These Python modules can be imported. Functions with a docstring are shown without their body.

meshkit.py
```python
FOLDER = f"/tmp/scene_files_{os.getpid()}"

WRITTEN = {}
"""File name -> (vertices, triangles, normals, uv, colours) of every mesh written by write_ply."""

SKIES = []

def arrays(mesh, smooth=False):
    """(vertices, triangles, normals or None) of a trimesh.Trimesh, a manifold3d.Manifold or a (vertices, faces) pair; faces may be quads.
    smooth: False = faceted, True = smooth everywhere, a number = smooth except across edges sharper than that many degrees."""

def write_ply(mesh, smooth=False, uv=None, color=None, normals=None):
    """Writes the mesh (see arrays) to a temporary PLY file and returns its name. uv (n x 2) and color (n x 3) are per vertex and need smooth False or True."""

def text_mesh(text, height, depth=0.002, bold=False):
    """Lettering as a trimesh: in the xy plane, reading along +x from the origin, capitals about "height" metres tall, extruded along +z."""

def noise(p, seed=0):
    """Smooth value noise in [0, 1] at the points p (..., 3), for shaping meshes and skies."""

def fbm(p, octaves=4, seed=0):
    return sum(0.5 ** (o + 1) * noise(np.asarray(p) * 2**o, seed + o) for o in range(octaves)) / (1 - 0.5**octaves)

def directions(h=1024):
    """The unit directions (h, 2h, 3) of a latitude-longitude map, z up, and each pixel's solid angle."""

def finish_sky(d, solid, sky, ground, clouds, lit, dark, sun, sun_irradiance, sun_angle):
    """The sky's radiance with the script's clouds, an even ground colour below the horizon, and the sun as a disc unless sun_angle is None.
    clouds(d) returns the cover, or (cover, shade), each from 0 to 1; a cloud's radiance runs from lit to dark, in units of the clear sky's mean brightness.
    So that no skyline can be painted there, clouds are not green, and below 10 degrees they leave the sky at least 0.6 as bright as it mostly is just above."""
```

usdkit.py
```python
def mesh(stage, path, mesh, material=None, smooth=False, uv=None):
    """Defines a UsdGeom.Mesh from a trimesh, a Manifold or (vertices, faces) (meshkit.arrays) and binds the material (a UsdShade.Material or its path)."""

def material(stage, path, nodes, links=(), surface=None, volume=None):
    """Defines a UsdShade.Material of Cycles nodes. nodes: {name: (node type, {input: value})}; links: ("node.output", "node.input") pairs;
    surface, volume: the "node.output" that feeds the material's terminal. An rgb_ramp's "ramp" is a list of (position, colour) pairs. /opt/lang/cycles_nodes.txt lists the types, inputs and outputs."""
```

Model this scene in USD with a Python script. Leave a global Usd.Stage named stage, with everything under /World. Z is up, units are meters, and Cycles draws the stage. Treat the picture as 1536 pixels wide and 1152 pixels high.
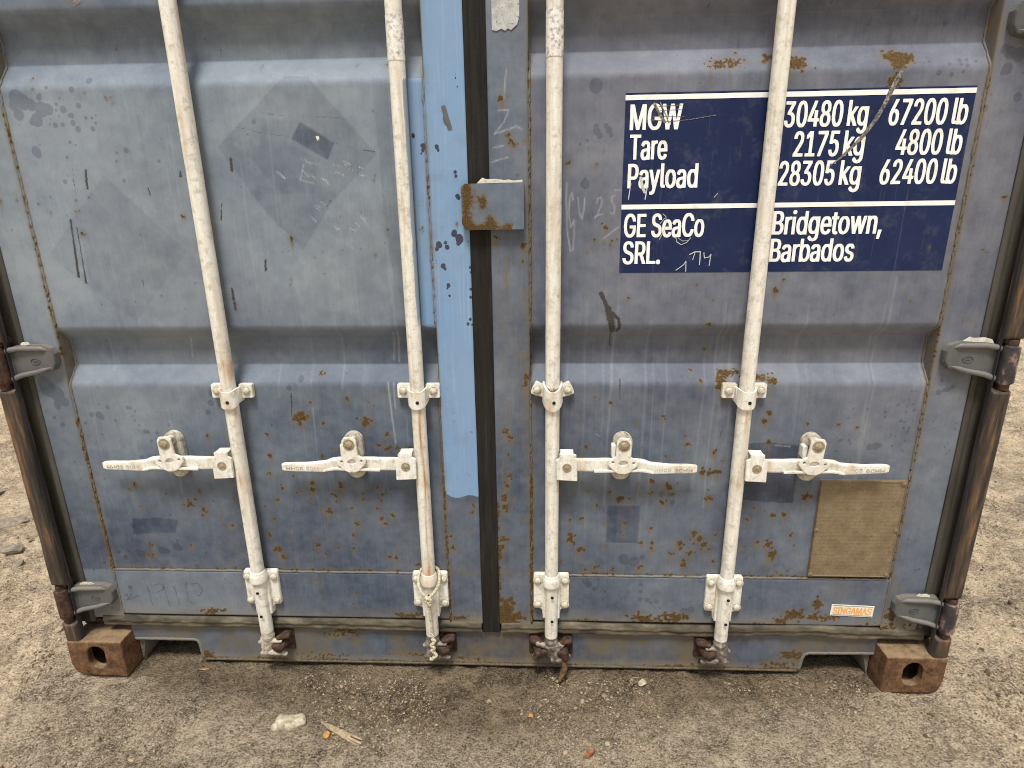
import math
import numpy as np
import trimesh
import manifold3d as m3
import shapely
import shapely.geometry as sg
from shapely import affinity
import meshkit
import usdkit
from pxr import Gf, Sdf, Usd, UsdGeom, UsdLux, UsdShade, Vt

stage = Usd.Stage.CreateInMemory()
UsdGeom.SetStageUpAxis(stage, UsdGeom.Tokens.z)
UsdGeom.SetStageMetersPerUnit(stage, 1.0)
WORLD = UsdGeom.Xform.Define(stage, "/World")
stage.SetDefaultPrim(WORLD.GetPrim())
UsdGeom.Scope.Define(stage, "/World/Looks")

# ---------------------------------------------------------------- camera, sky, sun, exposure
CAM = UsdGeom.Camera.Define(stage, "/World/camera")
_pos, _pitch, _yaw, _roll = (0.12941, -1.38579, 1.31587), 0.301496, -0.047343, -0.014521
_cy, _sy, _cp, _sp, _cr, _sr = math.cos(_yaw), math.sin(_yaw), math.cos(_pitch), math.sin(_pitch), math.cos(_roll), math.sin(_roll)
_f = np.array([_sy * _cp, _cy * _cp, -_sp])
_r0 = np.array([_cy, -_sy, 0.0])
_u0 = np.cross(_r0, _f)
_r, _u = _cr * _r0 + _sr * _u0, -_sr * _r0 + _cr * _u0
CAM.AddTransformOp().Set(Gf.Matrix4d(*_r, 0, *_u, 0, *(-_f), 0, *_pos, 1))
CAM.CreateHorizontalApertureAttr(36.0)
CAM.CreateVerticalApertureAttr(27.0)
CAM.CreateFocalLengthAttr(36.0 * 918.365 / 1536)
CAM.CreateExposureAttr(1.62)

SUN_EL, SUN_AZ = math.radians(67), math.radians(188)     # bright overcast, light from above and behind the camera
_sun = np.array([math.sin(SUN_AZ) * math.cos(SUN_EL), math.cos(SUN_AZ) * math.cos(SUN_EL), math.sin(SUN_EL)])
usdkit.material(stage, "/World/Looks/sky_overcast", {
    "sky": ("sky_texture", {"sky_type": "single_scattering", "sun_disc": False, "sun_elevation": SUN_EL, "sun_rotation": SUN_AZ}),
    "tc": ("texture_coordinate", {}),
    "map": ("mapping", {"scale": (1.6, 1.6, 4.0)}),
    "n": ("noise_texture", {"scale": 2.0, "detail": 5.0, "roughness": 0.55}),
    "cl": ("rgb_ramp", {"ramp": [(0.25, (4.7, 4.8, 4.95)), (0.75, (6.3, 6.4, 6.5))]}),
    "mix": ("mix", {"fac": 0.92}),
    "sep": ("separate_xyz", {}),
    "grad": ("map_range", {"from_min": 0.0, "from_max": 1.0, "to_min": 0.42, "to_max": 1.26, "clamp": True}),      # an overcast sky is about three times brighter overhead than at the horizon
    "shade": ("mix", {"mix_type": "multiply", "fac": 1.0}),
    "bg": ("background_shader", {"strength": 0.06}),
}, [("tc.generated", "map.vector"), ("map.vector", "n.vector"), ("n.fac", "cl.fac"), ("sky.color", "mix.color1"), ("tc.generated", "sep.vector"), ("sep.z", "grad.value"), ("cl.color", "shade.color1"), ("grad.result", "shade.color2"), ("shade.color", "mix.color2"), ("mix.color", "bg.color")], surface="bg.background")
SKY = UsdLux.DomeLight.Define(stage, "/World/sky")
UsdShade.MaterialBindingAPI.Apply(SKY.GetPrim()).Bind(UsdShade.Material.Get(stage, "/World/Looks/sky_overcast"))
SKY.GetPrim().SetCustomDataByKey("kind", "structure")
SKY.GetPrim().SetCustomDataByKey("label", "bright overcast sky above the yard")
SUN = UsdLux.DistantLight.Define(stage, "/World/sun")
SUN.CreateNormalizeAttr(True)
SUN.CreateIntensityAttr(0.4)
SUN.CreateAngleAttr(14.0)
SUN.CreateColorAttr(Gf.Vec3f(1.0, 0.975, 0.945))
_z = _sun
_x = np.cross((0, 0, 1), _z); _x /= np.linalg.norm(_x)
_y = np.cross(_z, _x)
SUN.AddTransformOp().Set(Gf.Matrix4d(*_x, 0, *_y, 0, *_z, 0, 0, 0, 10, 1))

RNG = np.random.default_rng(7)
# wear marks on the doors, in millimetres (x, z, ...)
DATA = dict(
    rust=[(-478,779,np.float64(16.5)),(-458,784,np.float64(7.1)),(-447,820,np.float64(5.6)),(-422,766,np.float64(7.1)),(-353,830,np.float64(6.9)),(-300,823,np.float64(3.7)),(-309,772,np.float64(14.0)),(-308,752,np.float64(3.8)),(-258,737,np.float64(8.4)),(-282,704,np.float64(7.1)),(-269,713,np.float64(4.7)),(-259,694,np.float64(8.5)),(-238,696,np.float64(8.5)),(-202,698,np.float64(8.5)),(-570,731,np.float64(6.7)),(-572,672,np.float64(8.7)),(-542,718,np.float64(2.9)),(-404,696,np.float64(2.9)),(-435,673,np.float64(6.7)),(-581,623,np.float64(5.9)),(-517,613,np.float64(4.9)),(-467,597,np.float64(7.8)),(-470,576,np.float64(8.8)),(-550,581,np.float64(7.9)),(-569,546,np.float64(6.9)),(-515,568,np.float64(3.9)),(-500,570,np.float64(3.9)),(-475,550,np.float64(3.9)),(-391,587,np.float64(12.2)),(-412,563,np.float64(7.3)),(-409,544,np.float64(4.9)),(-435,512,np.float64(10.9)),(-457,517,np.float64(4.0)),(-397,507,np.float64(4.9)),(-427,536,np.float64(3.9)),(-370,523,np.float64(4.9)),(-359,477,np.float64(10.9)),(-338,550,np.float64(5.9)),(-334,567,np.float64(4.9)),(-296,588,np.float64(5.8)),(-283,564,np.float64(5.8)),(-292,551,np.float64(6.8)),(-263,580,np.float64(3.9)),(-301,524,np.float64(5.9)),(-261,505,np.float64(7.8)),(-290,494,np.float64(6.9)),(-283,478,np.float64(5.9)),(-587,488,np.float64(6.0)),(-604,526,np.float64(4.0)),(-521,516,np.float64(3.0)),(-510,495,np.float64(3.0)),(-603,441,np.float64(8.1)),(-584,393,np.float64(11.2)),(-573,376,np.float64(9.2)),(-591,398,np.float64(6.1)),(-476,411,np.float64(9.1)),(-456,383,np.float64(5.1)),(-373,441,np.float64(6.0)),(-375,401,np.float64(6.0)),(-420,402,np.float64(5.0)),(-487,442,np.float64(3.0)),(-548,441,np.float64(3.0)),(-278,377,np.float64(8.0)),(-261,372,np.float64(8.0)),(-202,352,np.float64(7.0)),(-203,498,np.float64(2.9)),(-227,498,np.float64(2.9)),(-476,383,np.float64(4.1)),(-493,302,np.float64(4.6)),(-479,290,np.float64(4.1)),(-483,254,np.float64(4.1)),(-381,262,np.float64(4.6)),(-392,226,np.float64(4.1)),(-290,281,np.float64(3.1)),(44,748,np.float64(8.3)),(58,728,np.float64(8.3)),(50,684,np.float64(5.6)),(25,703,np.float64(3.7)),(49,622,np.float64(8.5)),(44,596,np.float64(8.5)),(36,559,np.float64(13.3)),(40,530,np.float64(10.5)),(65,559,np.float64(4.8)),(86,501,np.float64(4.8)),(32,440,np.float64(11.7)),(29,412,np.float64(11.8)),(23,384,np.float64(11.8)),(20,350,np.float64(9.9)),(49,322,np.float64(4.0)),(66,282,np.float64(4.0)),(37,310,np.float64(4.0)),(-43,537,np.float64(7.7)),(-47,516,np.float64(6.8)),(-53,467,np.float64(4.9)),(-79,360,np.float64(4.0)),(-92,354,np.float64(3.0)),(-104,411,np.float64(7.9)),(-110,444,np.float64(6.9)),(98,887,np.float64(9.8)),(95,873,np.float64(6.3)),(-728,728,np.float64(6.8)),(-1144,664,np.float64(3.0)),(-950,591,np.float64(7.0)),(-968,575,np.float64(4.0)),(-773,514,np.float64(9.1)),(-779,497,np.float64(6.1)),(-779,568,np.float64(7.0)),(-790,546,np.float64(6.0)),(-810,533,np.float64(9.1)),(-826,530,np.float64(6.0)),(-948,523,np.float64(5.1)),(-940,515,np.float64(4.1)),(-705,467,np.float64(7.1)),(-729,495,np.float64(5.0)),(-685,547,np.float64(4.0)),(-938,405,np.float64(7.3)),(-952,373,np.float64(7.3)),(-936,375,np.float64(6.3)),(-828,404,np.float64(7.2)),(-718,351,np.float64(4.1)),(303,820,np.float64(6.3)),(265,836,np.float64(3.6)),(435,783,np.float64(6.2)),(371,769,np.float64(4.5)),(461,779,np.float64(2.7)),(246,703,np.float64(6.9)),(267,689,np.float64(3.7)),(388,702,np.float64(3.6)),(494,732,np.float64(4.5)),(497,710,np.float64(6.3)),(448,678,np.float64(5.5)),(567,688,np.float64(8.1)),(540,718,np.float64(2.7)),(494,673,np.float64(2.3)),(540,635,np.float64(9.1)),(558,633,np.float64(9.1)),(581,636,np.float64(10.0)),(592,666,np.float64(4.5)),(417,607,np.float64(8.3)),(381,601,np.float64(4.6)),(458,594,np.float64(11.6)),(432,591,np.float64(3.7)),(481,605,np.float64(3.7)),(560,584,np.float64(4.6)),(221,574,np.float64(4.7)),(310,575,np.float64(7.5)),(336,556,np.float64(10.3)),(362,559,np.float64(6.5)),(278,537,np.float64(6.6)),(254,577,np.float64(4.7)),(415,573,np.float64(6.5)),(447,547,np.float64(8.4)),(471,571,np.float64(7.0)),(566,561,np.float64(10.2)),(555,558,np.float64(5.6)),(239,500,np.float64(7.6)),(208,494,np.float64(5.7)),(303,484,np.float64(4.8)),(308,500,np.float64(3.8)),(351,486,np.float64(6.6)),(397,509,np.float64(2.8)),(420,472,np.float64(6.6)),(208,453,np.float64(9.6)),(211,437,np.float64(10.6)),(221,423,np.float64(6.8)),(236,405,np.float64(10.7)),(187,370,np.float64(4.9)),(305,421,np.float64(4.8)),(350,450,np.float64(4.3)),(396,428,np.float64(6.7)),(425,429,np.float64(7.6)),(426,412,np.float64(7.7)),(499,429,np.float64(11.9)),(535,457,np.float64(11.3)),(550,447,np.float64(11.3)),(566,425,np.float64(11.8)),(576,411,np.float64(7.6)),(530,463,np.float64(7.1)),(589,455,np.float64(5.6)),(479,396,np.float64(8.6)),(525,400,np.float64(10.5)),(515,366,np.float64(12.0)),(589,375,np.float64(7.2)),(402,356,np.float64(6.8)),(393,350,np.float64(5.8)),(285,354,np.float64(6.8)),(276,351,np.float64(5.9)),(325,343,np.float64(6.8)),(251,345,np.float64(7.3)),(691,795,np.float64(7.9)),(684,774,np.float64(7.9)),(699,716,np.float64(7.1)),(667,502,np.float64(7.4)),(699,435,np.float64(7.5)),(728,427,np.float64(11.3)),(739,394,np.float64(11.3)),(663,421,np.float64(6.6)),(733,513,np.float64(8.3)),(758,516,np.float64(7.4)),(691,795,np.float64(7.9)),(680,774,np.float64(7.0)),(694,714,np.float64(6.2)),(698,691,np.float64(3.6)),(787,765,np.float64(5.3)),(861,764,np.float64(5.2)),(907,758,np.float64(5.2)),(991,737,np.float64(3.5)),(729,726,np.float64(2.7)),(809,571,np.float64(10.0)),(806,561,np.float64(7.3)),(796,549,np.float64(3.7)),(733,516,np.float64(7.4)),(761,516,np.float64(7.4)),(681,533,np.float64(4.6)),(668,499,np.float64(4.6)),(707,526,np.float64(3.7)),(782,457,np.float64(7.4)),(793,425,np.float64(3.7)),(700,435,np.float64(7.5)),(729,432,np.float64(9.4)),(739,402,np.float64(10.4)),(743,383,np.float64(6.6)),(757,344,np.float64(4.8)),(729,361,np.float64(3.8)),(255,1375,np.float64(4.8)),(191,1380,np.float64(5.6)),(65,1429,np.float64(6.4)),(77,1419,np.float64(4.8)),(97,1427,np.float64(4.0)),(61,1515,np.float64(3.9)),(544,1595,np.float64(4.5)),(235,1409,np.float64(2.4)),(270,1403,np.float64(2.0)),(-267,1587,np.float64(3.1)),(-202,1586,np.float64(3.9)),(-477,1591,np.float64(3.2)),(49,1511,np.float64(8.6)),(62,1438,np.float64(6.4)),(73,1420,np.float64(5.6)),(-240,1360,np.float64(2.5)),(-243,1350,np.float64(2.5)),(52,1354,np.float64(3.2)),(-448,1224,np.float64(6.0)),(-447,1217,np.float64(4.3)),(-220,1240,np.float64(4.2)),(-253,1185,np.float64(3.9)),(-140,1241,np.float64(4.2)),(-59,1253,np.float64(3.3)),(29,1221,np.float64(8.4)),(94,1202,np.float64(8.4)),(89,1167,np.float64(4.2)),(-460,1130,np.float64(3.1)),(-462,1117,np.float64(2.6)),(-419,893,np.float64(6.4)),(98,890,np.float64(9.8)),(95,867,np.float64(6.3)),(-377,1193,np.float64(2.6)),(-210,1195,np.float64(1.7)),(337,1079,np.float64(4.2)),(493,1109,np.float64(5.0)),(531,1073,np.float64(3.8)),(527,1017,np.float64(7.6)),(672,1098,np.float64(8.2)),(688,1120,np.float64(4.1)),(531,945,np.float64(6.0)),(498,897,np.float64(5.2)),(519,876,np.float64(6.1)),(279,1241,np.float64(6.6)),(269,1249,np.float64(3.7)),(254,1213,np.float64(5.8)),(293,1210,np.float64(4.9)),(291,1200,np.float64(4.1)),(276,1208,np.float64(3.3)),(238,1187,np.float64(3.3)),(94,1200,np.float64(7.5)),(89,1167,np.float64(3.8)),(191,936,np.float64(3.5)),(231,867,np.float64(3.1)),(548,1119,np.float64(2.1)),(530,1132,np.float64(2.5)),(305,1214,np.float64(3.7)),(673,1095,np.float64(7.4)),(687,1116,np.float64(4.1)),(980,1066,np.float64(4.1)),(1112,1182,np.float64(3.9)),(1123,1177,np.float64(3.5)),(1109,1148,np.float64(3.6)),(874,1135,np.float64(3.6)),(999,1191,np.float64(3.6)),(1135,1294,np.float64(5.4)),(-695,1277,np.float64(6.1)),(-1010,1289,np.float64(3.5)),(-942,1314,np.float64(3.5)),(-940,1294,np.float64(3.5)),(-949,1291,np.float64(3.5)),(-946,1240,np.float64(5.3)),(-940,1238,np.float64(4.4)),(-782,1092,np.float64(2.7)),(-1123,1317,np.float64(5.3)),(-826,1532,np.float64(3.3)),(-822,1527,np.float64(2.1)),(-812,1521,np.float64(2.5)),(-872,1542,np.float64(2.5)),(-993,1573,np.float64(3.7)),(-815,1532,np.float64(2.1))],
    smear=[(519,1574,44,8),(513,1565,30,5),(641,1575,41,15),(663,1566,22,12),(863,1578,29,12),(874,1565,16,13),(894,1573,16,9),(867,1526,12,12),(583,892,25,9),(569,870,13,16),(659,882,35,8),(692,875,13,8),(580,845,10,16),(818,215,25,16),(890,206,39,12),(785,193,25,9),(876,248,11,18),(259,185,48,7),(406,196,36,13),(497,198,40,15),(452,186,109,7),(733,181,54,7),(37,211,24,41),(46,189,34,22),(-800,195,39,10),(-244,190,49,11),(-94,186,26,8),(-462,111,58,8),(1082,220,24,17),(55,167,37,9),(1072,177,53,12),(526,31,112,7),(803,37,55,11),(599,44,37,9),(-196,48,97,8),(-508,40,79,10),(-668,25,80,8),(-80,39,77,8),(835,72,36,15),(-846,32,20,12),(225,23,76,6),(-412,128,48,10)],
    spot=[(-1029,1533,np.float64(17.6)),(-1040,1518,np.float64(10.5)),(-1015,1525,np.float64(15.9)),(-1032,1499,np.float64(11.8)),(-999,1519,np.float64(12.5)),(-977,1509,np.float64(15.1)),(-962,1509,np.float64(11.7)),(-993,1487,np.float64(13.5)),(-1004,1484,np.float64(7.6)),(-891,1515,np.float64(5.8)),(-928,1508,np.float64(7.5)),(-941,1519,np.float64(4.2)),(-911,1495,np.float64(5.9)),(-917,1495,np.float64(4.2)),(-912,1480,np.float64(6.3)),(-903,1467,np.float64(6.7)),(-953,1476,np.float64(5.9)),(-936,1477,np.float64(5.0)),(-869,1467,np.float64(5.5)),(-880,1490,np.float64(4.2)),(-866,1489,np.float64(3.3)),(-860,1479,np.float64(3.3)),(-856,1495,np.float64(2.9)),(-1011,1422,np.float64(11.1)),(-1008,1415,np.float64(7.7)),(-928,1440,np.float64(3.8)),(-916,1434,np.float64(3.0)),(-802,1421,np.float64(6.3)),(-825,1416,np.float64(3.4)),(-829,1398,np.float64(3.8)),(-820,1356,np.float64(4.7)),(-959,1356,np.float64(5.2)),(-950,1369,np.float64(2.6)),(-942,1408,np.float64(4.3)),(-731,1397,np.float64(4.2)),(-957,1553,np.float64(4.1)),(-977,1533,np.float64(6.2)),(-987,1550,np.float64(4.2)),(-900,1548,np.float64(6.2)),(-862,1566,np.float64(7.4)),(-1002,1323,np.float64(3.5)),(-1035,1308,np.float64(4.4)),(-1082,1316,np.float64(4.4)),(-973,1539,np.float64(3.7)),(-931,1531,np.float64(3.3)),(-961,1488,np.float64(2.5)),(-965,1478,np.float64(2.9)),(-944,1507,np.float64(2.9)),(-940,1494,np.float64(2.9)),(-999,1435,np.float64(2.1)),(-1037,1478,np.float64(2.5)),(-717,1444,np.float64(2.5)),(-501,1475,np.float64(4.5)),(-519,1450,np.float64(3.3)),(-550,1339,np.float64(2.5)),(-526,1389,np.float64(2.5)),(-595,1480,np.float64(2.1)),(-1120,859,np.float64(21.7)),(-1100,844,np.float64(19.3)),(-1126,874,np.float64(17.3)),(-1086,822,np.float64(12.1)),(-1106,810,np.float64(7.3)),(-1123,780,np.float64(4.9)),(-1106,760,np.float64(6.9)),(-1004,786,np.float64(9.7)),(-999,780,np.float64(7.3)),(-1024,787,np.float64(6.8)),(-1046,764,np.float64(4.9)),(-978,807,np.float64(5.8)),(-998,815,np.float64(3.9)),(-925,806,np.float64(5.8)),(-918,805,np.float64(4.8)),(-908,796,np.float64(3.9)),(-964,771,np.float64(3.9)),(-913,771,np.float64(3.4)),(-904,758,np.float64(3.4)),(-893,740,np.float64(5.8)),(-885,739,np.float64(5.8)),(-861,736,np.float64(4.9)),(-880,715,np.float64(4.4)),(-825,759,np.float64(4.8)),(-717,793,np.float64(7.6)),(-706,818,np.float64(8.5)),(-697,844,np.float64(10.4)),(-690,859,np.float64(9.4)),(-1098,655,np.float64(3.5)),(-914,668,np.float64(5.9)),(-1008,732,np.float64(3.4)),(-980,379,np.float64(11.5)),(-967,376,np.float64(8.3)),(-1022,364,np.float64(7.9)),(-913,388,np.float64(10.4)),(-898,386,np.float64(8.3)),(-869,400,np.float64(11.4)),(-860,395,np.float64(7.2)),(-1039,381,np.float64(6.3)),(-823,337,np.float64(7.8)),(-744,541,np.float64(4.0)),(-870,562,np.float64(4.0)),(-992,419,np.float64(5.2)),(-864,418,np.float64(5.1)),(-1082,582,np.float64(3.0)),(-1030,604,np.float64(3.0)),(-790,381,np.float64(4.1)),(-869,499,np.float64(4.1)),(-887,496,np.float64(3.1)),(-1107,815,np.float64(9.7)),(-1107,357,np.float64(4.2)),(-1124,400,np.float64(3.7)),(-1011,489,np.float64(2.6)),(-980,464,np.float64(8.2)),(-1092,606,np.float64(3.0)),(-544,793,np.float64(2.8)),(-602,733,np.float64(2.4)),(-1025,270,np.float64(6.4)),(-1094,199,np.float64(6.5)),(-1119,325,np.float64(4.2)),(-997,330,np.float64(5.3)),(-824,336,np.float64(6.3)),(-1042,243,np.float64(4.3)),(-1124,210,np.float64(6.5)),(-1083,349,np.float64(4.2)),(-998,110,np.float64(5.5)),(-973,110,np.float64(5.5)),(-957,111,np.float64(4.9)),(-746,302,np.float64(3.1)),(967,797,np.float64(4.3)),(969,784,np.float64(3.9)),(925,804,np.float64(3.5)),(994,815,np.float64(3.9)),(891,806,np.float64(3.5)),(1018,829,np.float64(2.6)),(1030,817,np.float64(3.4)),(1016,812,np.float64(3.0)),(1034,802,np.float64(3.9)),(1017,797,np.float64(3.0)),(1030,756,np.float64(4.3)),(1028,746,np.float64(4.3)),(1008,774,np.float64(5.2)),(1017,771,np.float64(3.9)),(1001,734,np.float64(3.0)),(870,722,np.float64(4.8)),(892,722,np.float64(4.0)),(897,714,np.float64(3.5)),(865,693,np.float64(4.0)),(878,724,np.float64(2.6)),(1025,722,np.float64(3.0)),(1025,695,np.float64(3.5)),(1080,849,np.float64(6.8)),(1092,854,np.float64(5.1)),(1100,856,np.float64(6.8)),(1111,863,np.float64(5.1)),(1083,877,np.float64(3.8)),(1097,580,np.float64(2.7)),(1079,450,np.float64(3.2)),(1101,480,np.float64(2.3)),(786,348,np.float64(5.7)),(1020,851,np.float64(3.0)),(1029,851,np.float64(2.5)),(1017,756,np.float64(3.5)),(1053,734,np.float64(3.5)),(997,708,np.float64(3.5)),(1061,780,np.float64(2.1)),(1081,775,np.float64(2.6)),(1136,756,np.float64(3.4)),(1137,770,np.float64(2.6)),(1126,718,np.float64(2.6)),(1121,708,np.float64(3.0)),(1134,698,np.float64(2.6)),(1129,689,np.float64(2.6)),(1101,735,np.float64(1.7)),(1122,361,np.float64(3.7)),(1113,358,np.float64(3.3)),(1074,765,np.float64(2.2)),(1089,756,np.float64(2.2)),(945,705,np.float64(8.8)),(958,707,np.float64(9.7)),(968,710,np.float64(6.1)),(1086,1546,np.float64(10.9)),(1119,1492,np.float64(9.2)),(1057,1472,np.float64(7.4)),(970,1640,np.float64(5.0)),(954,1542,np.float64(5.5)),(980,1538,np.float64(4.8)),(975,1559,np.float64(4.0)),(1003,1543,np.float64(4.4)),(1010,1555,np.float64(4.4)),(998,1558,np.float64(4.4)),(1011,1567,np.float64(4.0)),(996,1566,np.float64(4.4)),(1028,1563,np.float64(3.3)),(1065,1498,np.float64(2.9)),(1104,1572,np.float64(13.0)),(1085,1576,np.float64(11.6)),(1073,1583,np.float64(8.7)),(935,1564,np.float64(3.3)),(1078,1539,np.float64(5.1)),(1120,1538,np.float64(2.9)),(-456,1195,np.float64(2.6)),(-329,1195,np.float64(3.0)),(-378,1141,np.float64(2.6)),(-468,879,np.float64(7.4)),(-286,1198,np.float64(2.6)),(-498,858,np.float64(6.5)),(-468,880,np.float64(7.4)),(-287,812,np.float64(3.7)),(-497,835,np.float64(3.7)),(-590,801,np.float64(2.8)),(-323,774,np.float64(2.8)),(249,1532,np.float64(14.6)),(253,1394,np.float64(0.0)),(253,1442,np.float64(7.9)),(260,1433,np.float64(6.3)),(279,1444,np.float64(7.1)),(285,1434,np.float64(4.7)),(251,1453,np.float64(5.5)),(273,1453,np.float64(5.5)),(234,1424,np.float64(4.0)),(230,1334,np.float64(10.1)),(81,1355,np.float64(4.1)),(217,1417,np.float64(3.2)),(443,571,np.float64(8.4)),(472,548,np.float64(7.5)),(353,378,np.float64(14.5)),(382,370,np.float64(14.5)),(403,384,np.float64(7.7)),(358,372,np.float64(11.6)),(252,312,np.float64(10.8)),(262,300,np.float64(9.9)),(277,286,np.float64(6.9)),(402,256,np.float64(6.9)),(403,280,np.float64(5.9)),(402,303,np.float64(4.9)),(422,254,np.float64(6.9)),(432,245,np.float64(5.9)),(447,248,np.float64(5.9)),(523,217,np.float64(12.8)),(542,224,np.float64(9.8)),(533,212,np.float64(10.9)),(458,228,np.float64(4.0)),(695,265,np.float64(4.8)),(307,278,np.float64(4.0)),(666,214,np.float64(2.9)),(89,377,np.float64(0.5))],
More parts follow.
